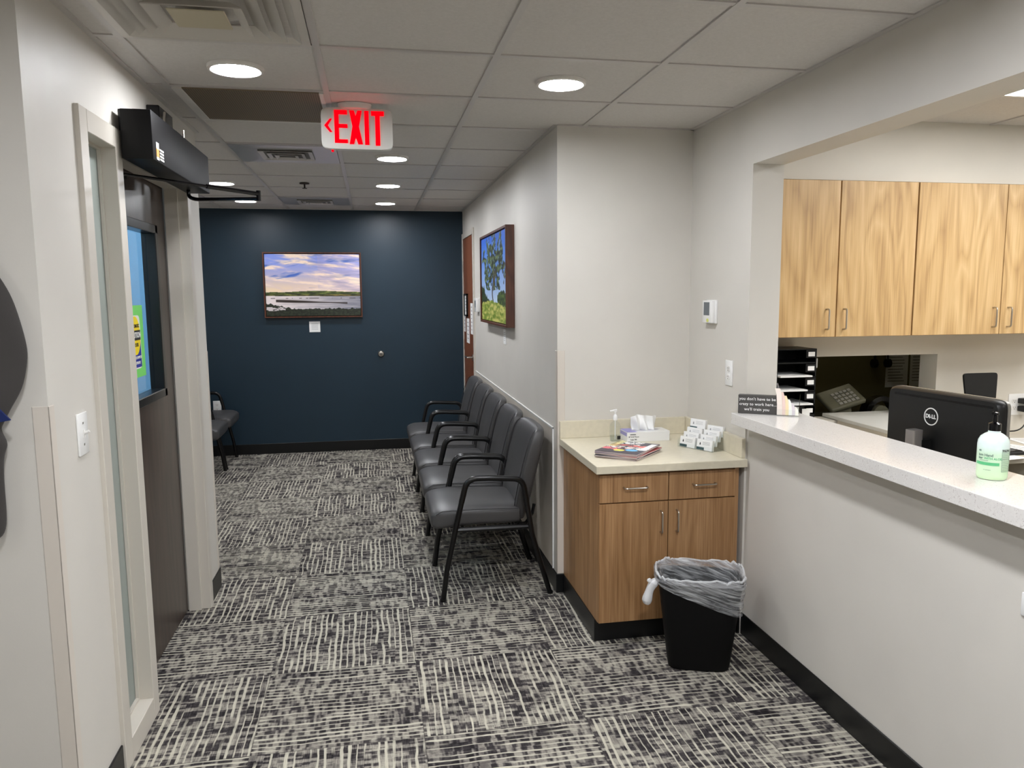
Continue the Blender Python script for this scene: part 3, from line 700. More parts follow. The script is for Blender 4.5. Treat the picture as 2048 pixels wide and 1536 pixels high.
# ------------------------------------------------------------------ chairs
def make_chair(label):
    t = thing('waiting_chair', label, 'chair', (0, 0, 0), group='grey waiting room armchairs')
    # frames: side loops (front leg, arm, rear leg)
    R_ = .0142
    for s in (-1, 1):
        y = s*.278
        b = nb(); tube(b, [(-.2835, y, 0), (-.262, y, .16), (-.218, y, .36), (-.180, y, .52)], R_, 12); tube(b, [(-.2835, y, 0), (-.2832, y, .012)], .0165, 12); lobj('leg', b, M_frameblk, t, smooth=True)
        b = nb(); tube(b, [(.2835, y, 0), (.236, y, .16), (.188, y, .33), (.158, y, .52)], R_, 12); tube(b, [(.2835, y, 0), (.2832, y, .012)], .0165, 12); lobj('leg', b, M_frameblk, t, smooth=True)
        b = nb(); pts = fillet([(-.180, y, .52), (-.150, y, .642), (-.04, y, .640)], .085, 8)+fillet([(-.04, y, .640), (.138, y, .628), (.158, y, .52)], .05, 7)[1:]
        tube(b, pts, .0155, 12); lobj('armrest', b, M_frameblk, t, smooth=True)
    b = nb()
    for s in (-1, 1): tube(b, [(-.215, s*.268, .372), (.182, s*.268, .370)], .014, 8)
    for x in (-.17, .10): tube(b, [(x, -.278, .365), (x, .278, .365)], .011, 8)
    lobj('seat_frame', b, M_frameblk, t, smooth=True)
    rings = []
    st = [(-.338, .42, .030, .425), (-.336, .455, .060, .421), (-.328, .485, .088, .417), (-.305, .503, .110, .418), (-.26, .510, .114, .424), (-.20, .510, .106, .429), (-.10, .510, .100, .429), (.02, .508, .098, .426), (.11, .50, .095, .424), (.130, .495, .09, .424), (.138, .47, .06, .424)]
    for x, w, h, zc in st:
        ring = []
        for (yy, zz) in sring(0, zc, w, h, 5.5, 40):
            crown = .012*(1-(yy/(w/2))**2) if zz > zc else 0
            ring.append(Vector((x, yy, zz+crown)))
        rings.append(ring)
    b = nb(); loft(b, rings); lobj('seat', b, M_vinyl, t, smooth=True, sub=1)
    for s in (-1, 1):
        b = nb(); tube(b, [(-.31, s*.2505, .452), (-.28, s*.2550, .470), (-.1, s*.2565, .473), (.12, s*.250, .466)], .0024, 6)
        lobj('piping', b, M_seam, t, smooth=True)
    rings = []
    hs = [(.385, .36, .035), (.392, .41, .055), (.42, .445, .074), (.50, .475, .084), (.60, .492, .088), (.70, .502, .088), (.78, .504, .084), (.825, .498, .078), (.853, .480, .066), (.868, .45, .05), (.876, .40, .03), (.878, .34, .014)]
    for z, w, th in hs:
        xc = .140+.112*((z-.385)/.49)**1.2
        ring = []
        for (yy, xx) in sring(0, 0, w, th, 5.5, 40):
            wrap = -.026*(yy/.245)**2
            ring.append(Vector((xc+xx+wrap+.012, yy, z)))
        rings.append(ring)
    b = nb(); loft(b, rings); lobj('backrest', b, M_vinyl, t, smooth=True, sub=1)
    for s in (-1, 1):
        b = nb(); pl = []
        for z, w, th in hs[2:-2]:
            xc = .140+.112*((z-.385)/.49)**1.2; yy = w/2*.93; pl.append((xc-th/2-.026*(yy/.245)**2+.0125, s*yy, z))
        tube(b, pl, .0024, 6); lobj('piping', b, M_seam, t, smooth=True)
    for s in (-1, 1):
        b = nb(); tube(b, [(.13, s*.278, .364), (.13, s*.20, .364), (.17, s*.20, .37), (.205, s*.20, .42), (.215, s*.20, .47)], .009, 8)
        lobj('back_support', b, M_frameblk, t, smooth=True)
    return t
ys = [3.952+.278+k*.5925 for k in range(5)]
lab = ['grey vinyl armchair nearest the niche, front one of the five along the right wall', 'grey vinyl armchair second from the niche along the right wall', 'grey vinyl armchair in the middle of the five along the right wall', 'grey vinyl armchair fourth from the niche along the right wall', 'grey vinyl armchair farthest along the right wall, beside the cherry door']
ch0 = make_chair(lab[0]); ch0.location = (.6015, ys[0], 0); WM[ch0.name] = Matrix.Translation(ch0.location)
for k in range(1, 5): dup(ch0, (.6015, ys[k], 0), 0, lab[k])
dup(ch0, (-1.63, 7.77, 0), PI, 'grey vinyl armchair in the waiting area at left, next to the navy wall', 'armchairs in the waiting area at left')
dup(ch0, (-1.63, 7.15, 0), PI, 'grey vinyl armchair in the waiting area at left, nearer one cut by the door frame', 'armchairs in the waiting area at left')

# ------------------------------------------------------------------ base cabinet in niche
CY0 = 3.28
t = thing('base_cabinet', 'walnut laminate base cabinet with two drawers and two doors in the niche', 'cabinet', (1.285, 3.6, 0))
b = nb(); bx(b, .958, 1.60, CY0+.02, YN-.005, .104, .795); obj('body', b, M_wood, t)
b = nb(); bx(b, 1.60, 1.62, CY0+.012, YN-.1, .104, .795); obj('filler', b, M_wood, t)
b = nb(); bx(b, .953, 1.625, CY0+.055, YN-.02, 0, .104); obj('toe_kick', b, M_black, t)
def handle(bm, p0, p1, out, r=.004):
    p0 = Vector(p0); p1 = Vector(p1); o = Vector(out)
    tube(bm, fillet([p0, p0+o, p1+o, p1], .012, 5), r, 8)
for k, (x0, x1) in enumerate([(.958, 1.277), (1.281, 1.60)]):
    b = nb(); bx(b, x0, x1, CY0, CY0+.019, .107, .655, .001, 1); d = obj('door', b, M_wood, t)
    hx = 1.243 if k == 0 else 1.318
    b = nb(); handle(b, (hx, CY0, .515), (hx, CY0, .612), (0, -.026, 0)); obj('handle', b, M_metal, d, smooth=True)
    b = nb(); bx(b, x0, x1, CY0, CY0+.019, .660, .785, .001, 1); d = obj('drawer', b, M_wood, t)
    xm = 1.122 if k == 0 else 1.446
    b = nb(); handle(b, (xm-.053, CY0, .727), (xm+.053, CY0, .727), (0, -.026, 0)); obj('handle', b, M_metal, d, smooth=True)
t = thing('countertop', 'cream solid surface countertop with backsplash on the niche cabinet', 'countertop', (1.285, 3.6, .797))
b = nb(); bx(b, .934, XW-.001, 3.245, YN-.001, .799, .835, .003, 2); obj('slab', b, M_counter, t)
b = nb(); bx(b, .934, XW-.022, YN-.021, YN-.001, .835, .925, .002, 1); obj('backsplash', b, M_counter, t)
b = nb(); bx(b, XW-.021, XW-.001, 3.27, YN-.001, .835, .925, .002, 1); obj('side_splash', b, M_counter, t)
ZC = .8352
# pump sanitizer
t = thing('sanitizer_bottle', 'small clear pump bottle of hand sanitizer on the niche counter', 'bottle', (1.19, 3.80, ZC))
P = (1.19, 3.80, ZC)
M_clr2 = clear('clear_bottle_plastic', (248, 250, 250), .08)
b = nb(); rr = []
for z, w in [(0, .8), (.003, .95), (.01, 1), (.075, 1), (.088, .9), (.098, .6), (.104, .38), (.112, .36)]:
    rr.append([Vector((P[0]+x*w, P[1]+y*w, P[2]+z)) for x, y in sring(0, 0, .056, .04, 3, 28)])
loft(b, rr); obj('body', b, M_clr2, t, smooth=True)
b = nb(); rr = [[Vector((P[0]+x*w, P[1]+y*w, P[2]+z)) for x, y in sring(0, 0, .052, .036, 3, 28)] for z, w in [(.002, .9), (.03, 1), (.0301, .98)]]
loft(b, rr); obj('gel', b, clear('gel', (238, 241, 240), .1), t, smooth=True)
b = nb(); lathe(b, [(.0105, .108), (.0115, .112), (.0115, .128), (.008, .134), (.004, .138), (.004, .152)], P, 16); tube(b, [(P[0]+.008, P[1], P[2]+.158), (P[0]-.03, P[1]-.004, P[2]+.155)], [.0065, .004], 8); lathe(b, [(.009, .152), (.009, .161), (.002, .163)], P, 14); tube(b, [(P[0], P[1], P[2]+.01), (P[0], P[1], P[2]+.11)], .0025, 6)
obj('pump', b, M_whitegl, t, smooth=True)
b = nb(); bx(b, P[0]+.005, P[0]+.022, P[1]-.0215, P[1]-.0205, P[2]+.012, P[2]+.03); obj('label', b, M_ink, t)
# tissue box
TA = math.radians(1)
t = thing('tissue_box', 'white tissue box with a tissue pulled out on the niche counter', 'tissue box', (1.352, 3.815, ZC), TA)
b = nb(); bx(b, -.113, .113, -.058, .058, 0, .05, .001, 1); lobj('box', b, M_whitegl, t)
b = nb(); prism(b, sring(0, 0, .15, .045, 2.5, 30), .0502, .0506); lobj('opening', b, mat('box_slot_grey', (170, 170, 178), .5), t)
b = nb(); bx(b, -.113, -.06, -.058, .058, .0502, .0505); bx(b, -.1134, -.113, -.05, .05, .028, .046); lobj('purple_mark', b, mat('lavender_print', (150, 145, 200), .5), t)
BM = basis((0, -.0585, 0), (1, 0, 0), (0, 0, 1))
b = nb(); bx(b, -.098, -.068, .036, .039, 0, .0004, M=BM); bx(b, -.105, -.101, .023, .029, 0, .0004, M=BM)
for (z, x1) in ((.026, -.045), (.012, -.06)):
    tt = textbm('Facial Tissue' if z > .02 else '2-ply 100', .009, align='LEFT'); merge(b, tt, BM @ Matrix.Translation((-.097, z, .0004)))
lobj('print', b, M_ink, t)
b = nb(); n = 30; rows = []
for j in range(9):
    v = j/8; row = []
    for i in range(n+1):
        u = i/n; x = (-.062+.124*u)*(1+.10*v)-.004; amp = .016*(1-v*.35)
        y = amp*math.sin(u*19+v*2)+.008*math.sin(u*7+v*5)+.01*v
        z = .046+v*(.074+.010*u+.006*math.sin(u*5+1))-.010*(abs(u-.5)*2)**4*v
        row.append(Vector((x, y, z)))
    rows.append(row)
back = [[p+Vector((0, .0012, 0)) for p in r_] for r_ in rows]
loft(b, rows+back[::-1], cap=False, close=False); lobj('tissue', b, mat('tissue_white', (244, 244, 242), .8), t, smooth=True)
# magazines
def magcover(u, v):
    c = (58, 50, 66)
    if v > .70 and .35 < u < .95 and fbm(u*7, v*9, 3) > -.12: c = (244, 244, 240) if fbm(u*14, v*14, 2) > -.1 else (40, 40, 40)
    if .55 < v < .72 and fbm(u*6, v*8, 8) > -.02: c = (232, 120, 110)
    if .38 < v < .56 and fbm(u*8, v*12, 11) > -.05: c = (238, 232, 225)
    if .25 < v < .42 and u > .35 and fbm(u*5, v*7, 15) > -.05: c = (226, 110, 120)
    if ((u-.3)/.14)**2+((v-.3)/.08)**2 < 1: c = (110, 190, 235)
    if ((u-.55)/.12)**2+((v-.22)/.07)**2 < 1: c = (240, 230, 90)
    if u < .22 and .35 < v < .95 and abs(u-.1) < .07: c = (248, 248, 248)
    if .8 < u and v > .5: c = mixc(c, (235, 225, 130), .6)
    return c
M_magp = mat('magazine_pages', (205, 190, 188), .6)
ang = math.radians(48)
mlab = ['topmost magazine with a colourful cover on the niche counter', 'second magazine from the top of the pile on the niche counter', 'third magazine from the top of the pile on the niche counter', 'fourth magazine from the top, second from bottom of the pile on niche counter', 'bottom magazine of the pile on the niche counter']
for k in range(5):
    a2 = ang+math.radians([0, 3, -2, 4, -1][k]); z0 = ZC+(4-k)*.0062
    t = thing('magazine', mlab[k], 'magazine', (1.152+[0, -.004, .004, -.006, .002][k], 3.478+[0, .003, -.003, .002, .004][k], z0), a2, 'magazines on the niche counter')
    b = nb(); bx(b, -.139, .139, -.103, .103, .0003, .0054); lobj('pages', b, M_magp, t)
    if k == 0:
        painted('cover', lambda u, v: magcover(v, u), 60, 60, WM[t.name] @ Matrix.Translation((0, 0, .0062)), .282, .21, M_pic, t)
    else:
        b = nb(); bx(b, -.141, .141, -.105, .105, .0055, .006); lobj('cover', b, mat('cover_dark', [(70, 60, 90), (180, 90, 90), (60, 70, 80), (50, 40, 50)][k-1], .35), t)
# card holder
ca = math.atan2(-.186, .099)
t = thing('card_holder', 'clear two-column business card holder on the niche counter corner', 'card holder', (1.445, 3.60, ZC), ca)
WMH = WM[t.name]
b = nb()
for x in (0, .103, .206): bx(b, x, x+.002, 0, .10, 0, .045+.03*(x > .2), .0005, 1)
prism(b, [(0, 0), (.10, 0), (.10, .105), (.0, .03)], 0, .002, basis((.0, 0, 0), (0, 1, 0), (0, 0, 1)))
prism(b, [(0, 0), (.10, 0), (.10, .105), (.0, .03)], 0, .002, basis((.206, 0, 0), (0, 1, 0), (0, 0, 1)))
bx(b, 0, .208, 0, .10, 0, .002)
for s in range(4): bx(b, 0, .208, .004+s*.025, .006+s*.025, s*.020, s*.020+.022)
lobj('holder', b, M_acr, t)
M_teal = mat('dark_teal_print', (52, 80, 84), .4)
for cidx, cname in ((0, 'left'), (1, 'right')):
    for s in range(4):
        z0 = .003+s*.0195+(.020 if (cidx == 0 and s == 3) else 0); y = .0075+s*.025
        lbl = f'white business cards in the {cname} column of the holder, ' + ['front step', 'second step', 'third step', 'rear step'][s]
        c = thing('business_cards', lbl, 'business cards', tuple(WMH @ Vector((.052+cidx*.103, y+.008, z0))), ca, 'business cards in the holder')
        b = nb(); Mt = Matrix.Translation((0, -.007, 0)) @ Matrix.Rotation(-.12, 4, 'X'); bx(b, -.0455, .0455, 0, .014, 0, .050, M=Mt); lobj('stack', b, M_paper, c)
        b = nb(); bx(b, -.0455, -.002, -.0006, 0, .001, .013, M=Mt)
        lobj('teal_corner', b, M_teal, c)
        b = nb(); prism(b, [(-.030, .024), (-.022, .024), (-.024, .034), (-.026, .037), (-.028, .034)], 0, .0005, WM[c.name].inverted() @ WM[c.name] @ Mt @ basis((0, -.0002, 0), (1, 0, 0), (0, 0, 1)))
        for q in range(3): bx(b, -.012, .03, -.0005, 0, .026+q*.006, .027+q*.006, M=Mt)
        lobj('print', b, M_ink if s == 0 else M_inkg, c)

# ------------------------------------------------------------------ waste basket
BC = Vector((1.335, 3.05, 0)); BR = math.radians(-20)
t = thing('waste_basket', 'black rectangular waste basket standing before the niche cabinet', 'waste basket', tuple(BC), BR)
b = nb(); rr = []
for z, w, d in [(0, .235, .165), (.004, .255, .185), (.03, .265, .195), (.36, .345, .255), (.375, .350, .26), (.375, .358, .268), (.38, .358, .268), (.38, .34, .25), (.03, .255, .185), (.02, .20, .13)]:
    rr.append([Vector((x, y, z)) for x, y in sring(0, 0, w, d, 4.5, 48)])
loft(b, rr); lobj('bin', b, M_bin, t, smooth=True)
def film():
    k = NT('translucent_film'); tc = k.node('ShaderNodeTexCoord').outputs['Object']
    s = k.node('ShaderNodeSeparateXYZ', {0: tc})
    n1 = k.noise(k.comb(k.math('MULTIPLY', s.outputs[0], 9.0), k.math('MULTIPLY', s.outputs[1], 9.0), k.math('ADD', k.math('MULTIPLY', s.outputs[2], 70.0), k.math('MULTIPLY', s.outputs[0], 22.0))), 1, 3, .55, .8)
    f = k.ramp(n1, [(.38, (.16, .16, .16, 1)), (.52, (.42, .42, .42, 1)), (.66, (.85, .85, .85, 1))])
    d = k.node('ShaderNodeBsdfPrincipled', {'Base Color': rgb(222, 224, 226), 'Roughness': .28})
    tl = k.node('ShaderNodeBsdfTranslucent', {'Color': rgb(220, 222, 226)}); m1 = k.node('ShaderNodeMixShader', {0: .3, 1: d.outputs[0], 2: tl.outputs[0]})
    tp = k.node('ShaderNodeBsdfTransparent', {'Color': (.95, .95, .96, 1)})
    mx = k.node('ShaderNodeMixShader', {0: f, 1: tp.outputs[0], 2: m1.outputs[0]})
    bp = k.node('ShaderNodeBump', {'Height': n1, 'Strength': .8, 'Distance': .01}); k.l.new(bp.outputs[0], d.inputs['Normal'])
    k.l.new(mx.outputs[0], k.out.inputs[0]); return k.m
M_film = film()
t = thing('bin_liner', 'translucent white plastic bin liner folded over the black basket rim', 'bin liner', (BC.x, BC.y, .02), BR)
rings = []; n = 96
def linering(kk, w, d, z, wr, seedz):
    o = []
    for i, (x, y) in enumerate(sring(0, 0, w, d, 4.2, n)):
        a = 2*PI*i/n; r = 1+wr*fbm(math.cos(a)*3.3, math.sin(a)*3.3, seedz, 3)*2
        o.append(Vector((x*r, y*r, z+wr*.3*fbm(math.cos(a)*2, math.sin(a)*2, seedz+5))))
    return o
for q in range(8):
    f = q/7; rings.append(linering(q, .27+.055*f, .19+.05*f, .10+.275*f-.02, .05, 3+q*.25))
for q in range(4):
    f = (q+1)/4; rings.append(linering(q, .325+.05*math.sin(f*PI/2), .24+.045*math.sin(f*PI/2), .358+.032*math.sin(f*PI*.9), .03, 6+q*.2))
drops = 12
for q in range(1, drops+1):
    f = q/drops; o = []
    for i, (x, y) in enumerate(sring(0, 0, .378, .288, 4.2, n)):
        a = 2*PI*i/n; side = (x/.19+1)/2
        L = .035+.125*max(0, min(1, side))**1.0
        fold = .020*math.sin(q*1.9+x*22+y*5)*(.35+.65*side)
        r = 1+fold+.02*fbm(x*16, y*16, q*.6)-f*.085
        if side < .15: r += .03*(1-side/.15)
        o.append(Vector((x*r, y*r, .386-L*f+.004*fbm(x*30, y*30, q))))
    rings.append(o)
b = nb(); loft(b, rings, cap=False); lobj('film', b, M_film, t, smooth=True)
b = nb(); pts = []
for i in range(97):
    a = 2*PI*i/96; x, y = sring(0, 0, .366, .276, 4.2, 96)[i % 96]
    r_ = 1+.02*fbm(math.cos(a)*4, math.sin(a)*4, 2); pts.append(Vector((x*r_, y*r_, .389+.012*fbm(math.cos(a)*6, math.sin(a)*6, 8)*2)))
tube(b, pts, [.003+.006*abs(fbm(math.cos(i*PI/48)*5, math.sin(i*PI/48)*5, 4))*2 for i in range(97)], 8, cap=False); lobj('rolled_edge', b, mat('gathered_film', (236, 238, 240), .3, alpha=.5), t, smooth=True)
b = nb(); K = Vector((-.19, -.075, .35))
tube(b, [K+Vector((.018, .01, .015)), K+Vector((-.006, -.004, .0)), K+Vector((-.016, -.008, -.022)), K+Vector((-.024, -.010, -.05)), K+Vector((-.032, -.012, -.072)), K+Vector((-.030, -.012, -.092))], [.016, .022, .016, .019, .024, .010], 12)
tube(b, [K+Vector((-.01, -.006, .0)), K+Vector((-.028, -.006, .022))], [.008, .012], 8)
for v in b.verts: v.co += Vector((noise.noise(v.co*60)*.007, noise.noise(v.co*60+Vector((9, 0, 0)))*.007, noise.noise(v.co*50+Vector((0, 9, 0)))*.007))
lobj('knot', b, mat('bunched_film', (225, 226, 228), .3, trans=.15), t, smooth=True, sub=1)

# ------------------------------------------------------------------ reception bar
t = tag(obj('bar_top', bx(nb(), 1.56, 1.85, -2.6, 3.262, .9975, 1.047, .002, 2), M_quartz), 'pale speckled quartz counter slab on top of the reception half wall', 'countertop')
ZB = 1.0474
sa = math.atan2(-.091, .141)
t = thing('sign_block', 'small dark grey sign block with white handwriting on the reception bar end', 'sign', (1.655, 3.20, ZB), sa)
b = nb(); bx(b, -.084, .084, 0, .034, 0, .083, .001, 1); lobj('block', b, mat('sign_grey', (74, 72, 70), .6, bump=.1), t)
b = nb()
LM = basis((0, -.0004, 0), (1, 0, 0), (0, 0, 1))
for s, x, z, sz in [("you don't have to be", -.002, .066, .0175), ("crazy to work here....", .002, .043, .0175), ("we'll train you", -.004, .02, .0175)]:
    merge(b, textbm(s, sz, space=1.05, ext=.0002, bold=.0002), LM @ Matrix.Translation((x, z, 0)))
lobj('lettering', b, M_paper, t)
t = thing('brochure_holder', 'clear acrylic holder of leaflets beside the sign block on the reception bar', 'card holder', (1.765, 3.135, ZB), sa)
b = nb(); bx(b, -.045, .045, -.035, .055, 0, .003); prism(b, [(-.035, 0), (.055, 0), (.055, .09), (.03, .09), (-.035, .03)], 0, .002, basis((-.045, 0, 0), (0, 1, 0), (0, 0, 1))); prism(b, [(-.035, 0), (.055, 0), (.055, .09), (.03, .09), (-.035, .03)], 0, .002, basis((.043, 0, 0), (0, 1, 0), (0, 0, 1)))
for y, h in ((-.035, .03), (-.008, .05), (.02, .07)): bx(b, -.045, .045, y, y+.002, 0, h)
lobj('holder', b, M_acr, t)
hm = WM[t.name]
lc = [(238, 226, 216), (232, 206, 196), (240, 222, 180), (236, 236, 230), (214, 206, 210), (244, 240, 226)]
for k in range(6):
    x = -.034+k*.0135
    c = thing('leaflet', ['leaflet at the left end of the acrylic holder on the bar', 'second leaflet from the left in the bar-top holder', 'yellowish third leaflet from the left in the bar-top holder', 'white fourth leaflet from the left in the bar-top holder', 'greyish fifth leaflet from the left in the bar-top holder', 'leaflet at the right end of the acrylic holder on the bar'][k], 'leaflet', tuple(hm @ Vector((x, -.01, .004))), sa, 'leaflets on the reception bar')
    b = nb(); hh = .112-.0155*k
    pts = [(0, -.014, 0), (-.001, -.008, hh*.4), (-.005, .004, hh*.75), (-.013, .014, hh)]
    rr = [[Vector((p[0]-.011, p[1]-.0012, p[2])), Vector((p[0]+.011, p[1]-.0012, p[2])), Vector((p[0]+.011, p[1]+.0012, p[2])), Vector((p[0]-.011, p[1]+.0012, p[2]))] for p in pts]
    loft(b, rr); lobj('sheet', b, mat('leaflet_paper', lc[k], .6), c)
b = nb(); tube(b, [(0, 0, 0), (-.022, .01, .085)], .0035, 8); 
c = thing('pen', 'grey pen leaning out of the leaflet holder on the bar', 'pen', tuple(hm @ Vector((-.03, .03, .05))), sa); lobj('barrel', b, mat('grey_pen', (120, 116, 116), .3), c, smooth=True)
# big sanitizer bottle
P = (1.735, 1.938, ZB); Rb = .041
t = thing('gel_bottle', 'large pale green hand sanitizer bottle with black pump on the reception bar', 'bottle', P)
k = NT('sanitizer_plastic'); tc = k.node('ShaderNodeTexCoord').outputs['Object']; z = k.node('ShaderNodeSeparateXYZ', {0: tc}).outputs[2]
k.l.new(k.ramp(k.math('MULTIPLY', z, 7.0), [(.0, rgb(214, 240, 196)), (.52, rgb(206, 232, 204)), (.66, rgb(222, 236, 232))]), k.b.inputs['Base Color'])
k.b.inputs['Roughness'].default_value = .22; k.b.inputs['Subsurface Weight'].default_value = .3; k.b.inputs['Subsurface Radius'].default_value = (.02, .03, .02); k.b.inputs['Subsurface Scale'].default_value = .5
b = nb(); lathe(b, [(.030, 0), (.037, .001), (.0395, .006), (.040, .012), (Rb, .05), (Rb, .098), (.0395, .110), (.034, .121), (.024, .129), (.0165, .133), (.0155, .139)], P, 40); obj('body', b, k.m, t, smooth=True)
b = nb(); lathe(b, [(.0155, .138), (.0165, .139), (.0165, .158), (.010, .161), (.0065, .163), (.0055, .182), (.0085, .184), (.0085, .190), (.003, .192)], P, 24); tube(b, [(P[0]-.004, P[1], P[2]+.187), (P[0]+.022, P[1]+.032, P[2]+.184)], [.0065, .004], 8); obj('pump', b, M_blkgl, t, smooth=True)
view = math.atan2(-P[1], -P[0])
def wrap(bm, ang0, r):
    for v in bm.verts:
        a = ang0+v.co.x/r; rr_ = r+v.co.z; v.co = Vector((P[0]+rr_*math.cos(a), P[1]+rr_*math.sin(a), P[2]+v.co.y))
    return bm
def strip(x0, x1, y0, y1, n=16, th=.0003):
    bm = nb(); rr_ = [[Vector((x0+(x1-x0)*i/n, yy, zz)) for yy, zz in ((y0, 0), (y1, 0), (y1, th), (y0, th))] for i in range(n+1)]
    return loft(bm, rr_)
M_grn = mat('green_print', (96, 190, 130), .4); M_gin = mat('grey_green_ink', (96, 120, 112), .5)
b = wrap(strip(-.05, .018, .043, .0515), view, Rb+.0003); obj('green_band', b, M_grn, t)
for s_, x_, z_, sz, mm in [('ium Hand', -.040, .0715, .0105, M_gin), ('izer', -.040, .0625, .0095, M_gin), ('WITH ALOE', -.022, .0622, .0085, M_grn), ('---------------', -.035, .0565, .005, M_gin), ('-- ---------', -.022, .030, .005, M_gin), ('ex', -.040, .084, .009, M_gin)]:
    
    tb = textbm(s_, sz, ext=.0001, align='LEFT', bold=.0002); bmesh.ops.translate(tb, vec=(x_, z_, 0), verts=tb.verts)
    obj('lettering', wrap(tb, view, Rb+.0004), mm, t)
b = nb()
for (a0, a1, c0, c1) in [(.024, .052, .026, .0268), (.024, .052, .089, .0898), (.024, .0246, .026, .0898), (.0514, .052, .026, .0898), (.024, .052, .060, .0606)]: merge(b, wrap(strip(a0, a1, c0, c1), view, Rb+.0003))
for q in range(11): merge(b, wrap(strip(.026, .050-.006*random.random(), .03+q*.0048+(.004 if q > 5 else 0), .0305+q*.0048+(.004 if q > 5 else 0)+.0003), view, Rb+.0003))
obj('facts_panel', b, M_gin, t)
tb = textbm('Drug Facts', .0055, ext=.0001, bold=.0002); bmesh.ops.translate(tb, vec=(.038, .0862, 0), verts=tb.verts); obj('lettering', wrap(tb, view, Rb+.0004), M_ink, t)
for i_ in list(t.children):
    pass

# ------------------------------------------------------------------ office
UY = 3.80
ub = [(1.79, 2.392, 'wooden upper cabinet left of the first gap, beside the opening jamb'), (2.396, 2.842, 'x'), (2.846, 3.384, ''), (3.386, 3.93, '')]
def upper(x0, x1, doors, label):
    t = thing('wall_cabinet', label, 'cabinet', ((x0+x1)/2, 3.96, 1.343), group='golden wood wall cabinets')
    b = nb(); bx(b, x0, x1, UY+.02, 4.118, 1.343, 2.15); obj('body', b, M_woodU, t)
    for (a, c, hx) in doors:
        b = nb(); bx(b, a+.0015, c-.0015, UY, UY+.019, 1.345, 2.148, .001, 1); d = obj('door', b, M_woodU, t)
        b = nb(); handle(b, (hx, UY, 1.385), (hx, UY, 1.49), (0, -.03, 0), .0045); obj('handle', b, M_metal, d, smooth=True)
upper(1.94, 2.842, [(1.94, 2.392, 2.336), (2.396, 2.842, 2.436)], 'golden wood wall cabinet nearest the opening jamb, two tall doors')
upper(2.848, 3.93, [(2.848, 3.384, 3.338), (3.386, 3.93, 3.432)], 'golden wood wall cabinet farther right over the outlet, wider doors')
b = nb(); bx(b, 1.786, 1.938, UY+.02, 4.118, 1.343, 2.15); tag(obj('filler_panel', b, M_woodU), 'wooden filler strip between the wall cabinets and the side wall', 'panel')
for x0, x1, y0, lbl in [(2.67, 3.26, 2.05, 'bright rectangular ceiling panel light over the reception office, seen under the header'), (3.89, 4.48, 2.05, 'rectangular ceiling panel light at the far right of the reception office'), (2.67, 3.26, -.4, 'rectangular ceiling panel light at the near end of the reception office')]:
    t = thing('ceiling_panel_light', lbl, 'light', ((x0+x1)/2, y0+.6, HO), group='panel lights in the office ceiling')
    b = nb()
    for (a, c, d_, e) in [(x0, x0+.02, y0, y0+1.2), (x1-.02, x1, y0, y0+1.2), (x0, x1, y0, y0+.02), (x0, x1, y0+1.18, y0+1.2)]: bx(b, a, c, d_, e, HO-.009, HO-.0005)
    obj('frame', b, M_ring, t)
    b = nb(); bx(b, x0+.02, x1-.02, y0+.02, y0+1.18, HO-.007, HO-.001); obj('lens', b, M_panelL, t)
# desks
M_desk = mat('desk_laminate', (204, 196, 180), .4); M_whd = mat('white_laminate', (232, 232, 226), .3)
t = thing('office_desk', 'cream laminate desk behind the reception bar under the monitor', 'desk', (2.2, 1.2, 0))
b = nb(); bx(b, 1.79, 2.52, -2.4, 3.15, .71, .74, .002, 1); obj('worktop', b, M_desk, t)
for y in (-2.3, .4, 3.1): b = nb(); bx(b, 1.82, 2.48, y, y+.03, 0, .71); obj('leg_panel', b, M_desk, t)
t = thing('back_desk', 'cream laminate desk along the reception office back wall', 'desk', (3.0, 3.75, 0))
b = nb(); bx(b, 1.79, 4.98, 3.40, 4.115, .71, .74, .002, 1); obj('worktop', b, M_desk, t)
for x in (1.85, 3.3, 4.9): b = nb(); bx(b, x, x+.03, 3.45, 4.1, 0, .71); obj('leg_panel', b, M_desk, t)
t = thing('pass_shelf', 'white raised shelf in front of the dark pass-through window', 'shelf', (2.9, 3.9, .74))
b = nb(); bx(b, 2.62, 3.22, 3.62, 4.26, .842, .862, .002, 1); obj('top', b, M_whd, t)
for x in (2.62, 3.20): b = nb(); bx(b, x, x+.02, 3.66, 4.1, .7402, .842); obj('side_panel', b, M_desk, t)
# monitor
A = Vector((2.07, 2.888, 1.2)); B2 = Vector((2.137, 2.36, 1.2)); xd = (A-B2).normalized(); zd = Vector((0, 0, 1)); nrm = xd.cross(zd)
MM = basis((A+B2)/2-Vector((0, 0, .165)), (B2-A), (0, 0, 1))   # local x to the right seen from us, z towards us
t = thing('computer_monitor', 'black computer monitor seen from behind over the reception bar, round white logo', 'monitor', ((A.x+B2.x)/2, (A.y+B2.y)/2, .7405))
b = nb(); rr = []
for z, s in ((0.0, .992), (.004, 1), (.018, 1), (.030, .97), (.034, .955)):
    rr.append([MM @ Vector((x*s, y*s, z-.03)) for x, y in sring(0, 0, .532, .33, 16, 60)])
loft(b, rr); obj('back_shell', b, M_blk, t, smooth=True)
b = nb(); rr = [[MM @ Vector((x, y, z-.03)) for x, y in sring(0, 0, .536, .334, 16, 60)] for z in (-.010, .003)]; loft(b, rr); obj('silver_bezel', b, mat('silver_bezel', (150, 148, 142), .35, metal=.6), t, smooth=True)
b = nb(); bx(b, -.225, .235, .134, .142, .004, .0046, M=MM); obj('vent_slot', b, M_blkgl, t)
b = nb(); tt = nb()
loft(tt, [[Vector((.0+r*math.cos(a*PI/24), .0+r*math.sin(a*PI/24), zz)) for a in range(48)] for r, zz in ((.034, 0), (.034, .001), (.030, .001), (.030, 0), (.034, 0))], cap=False)
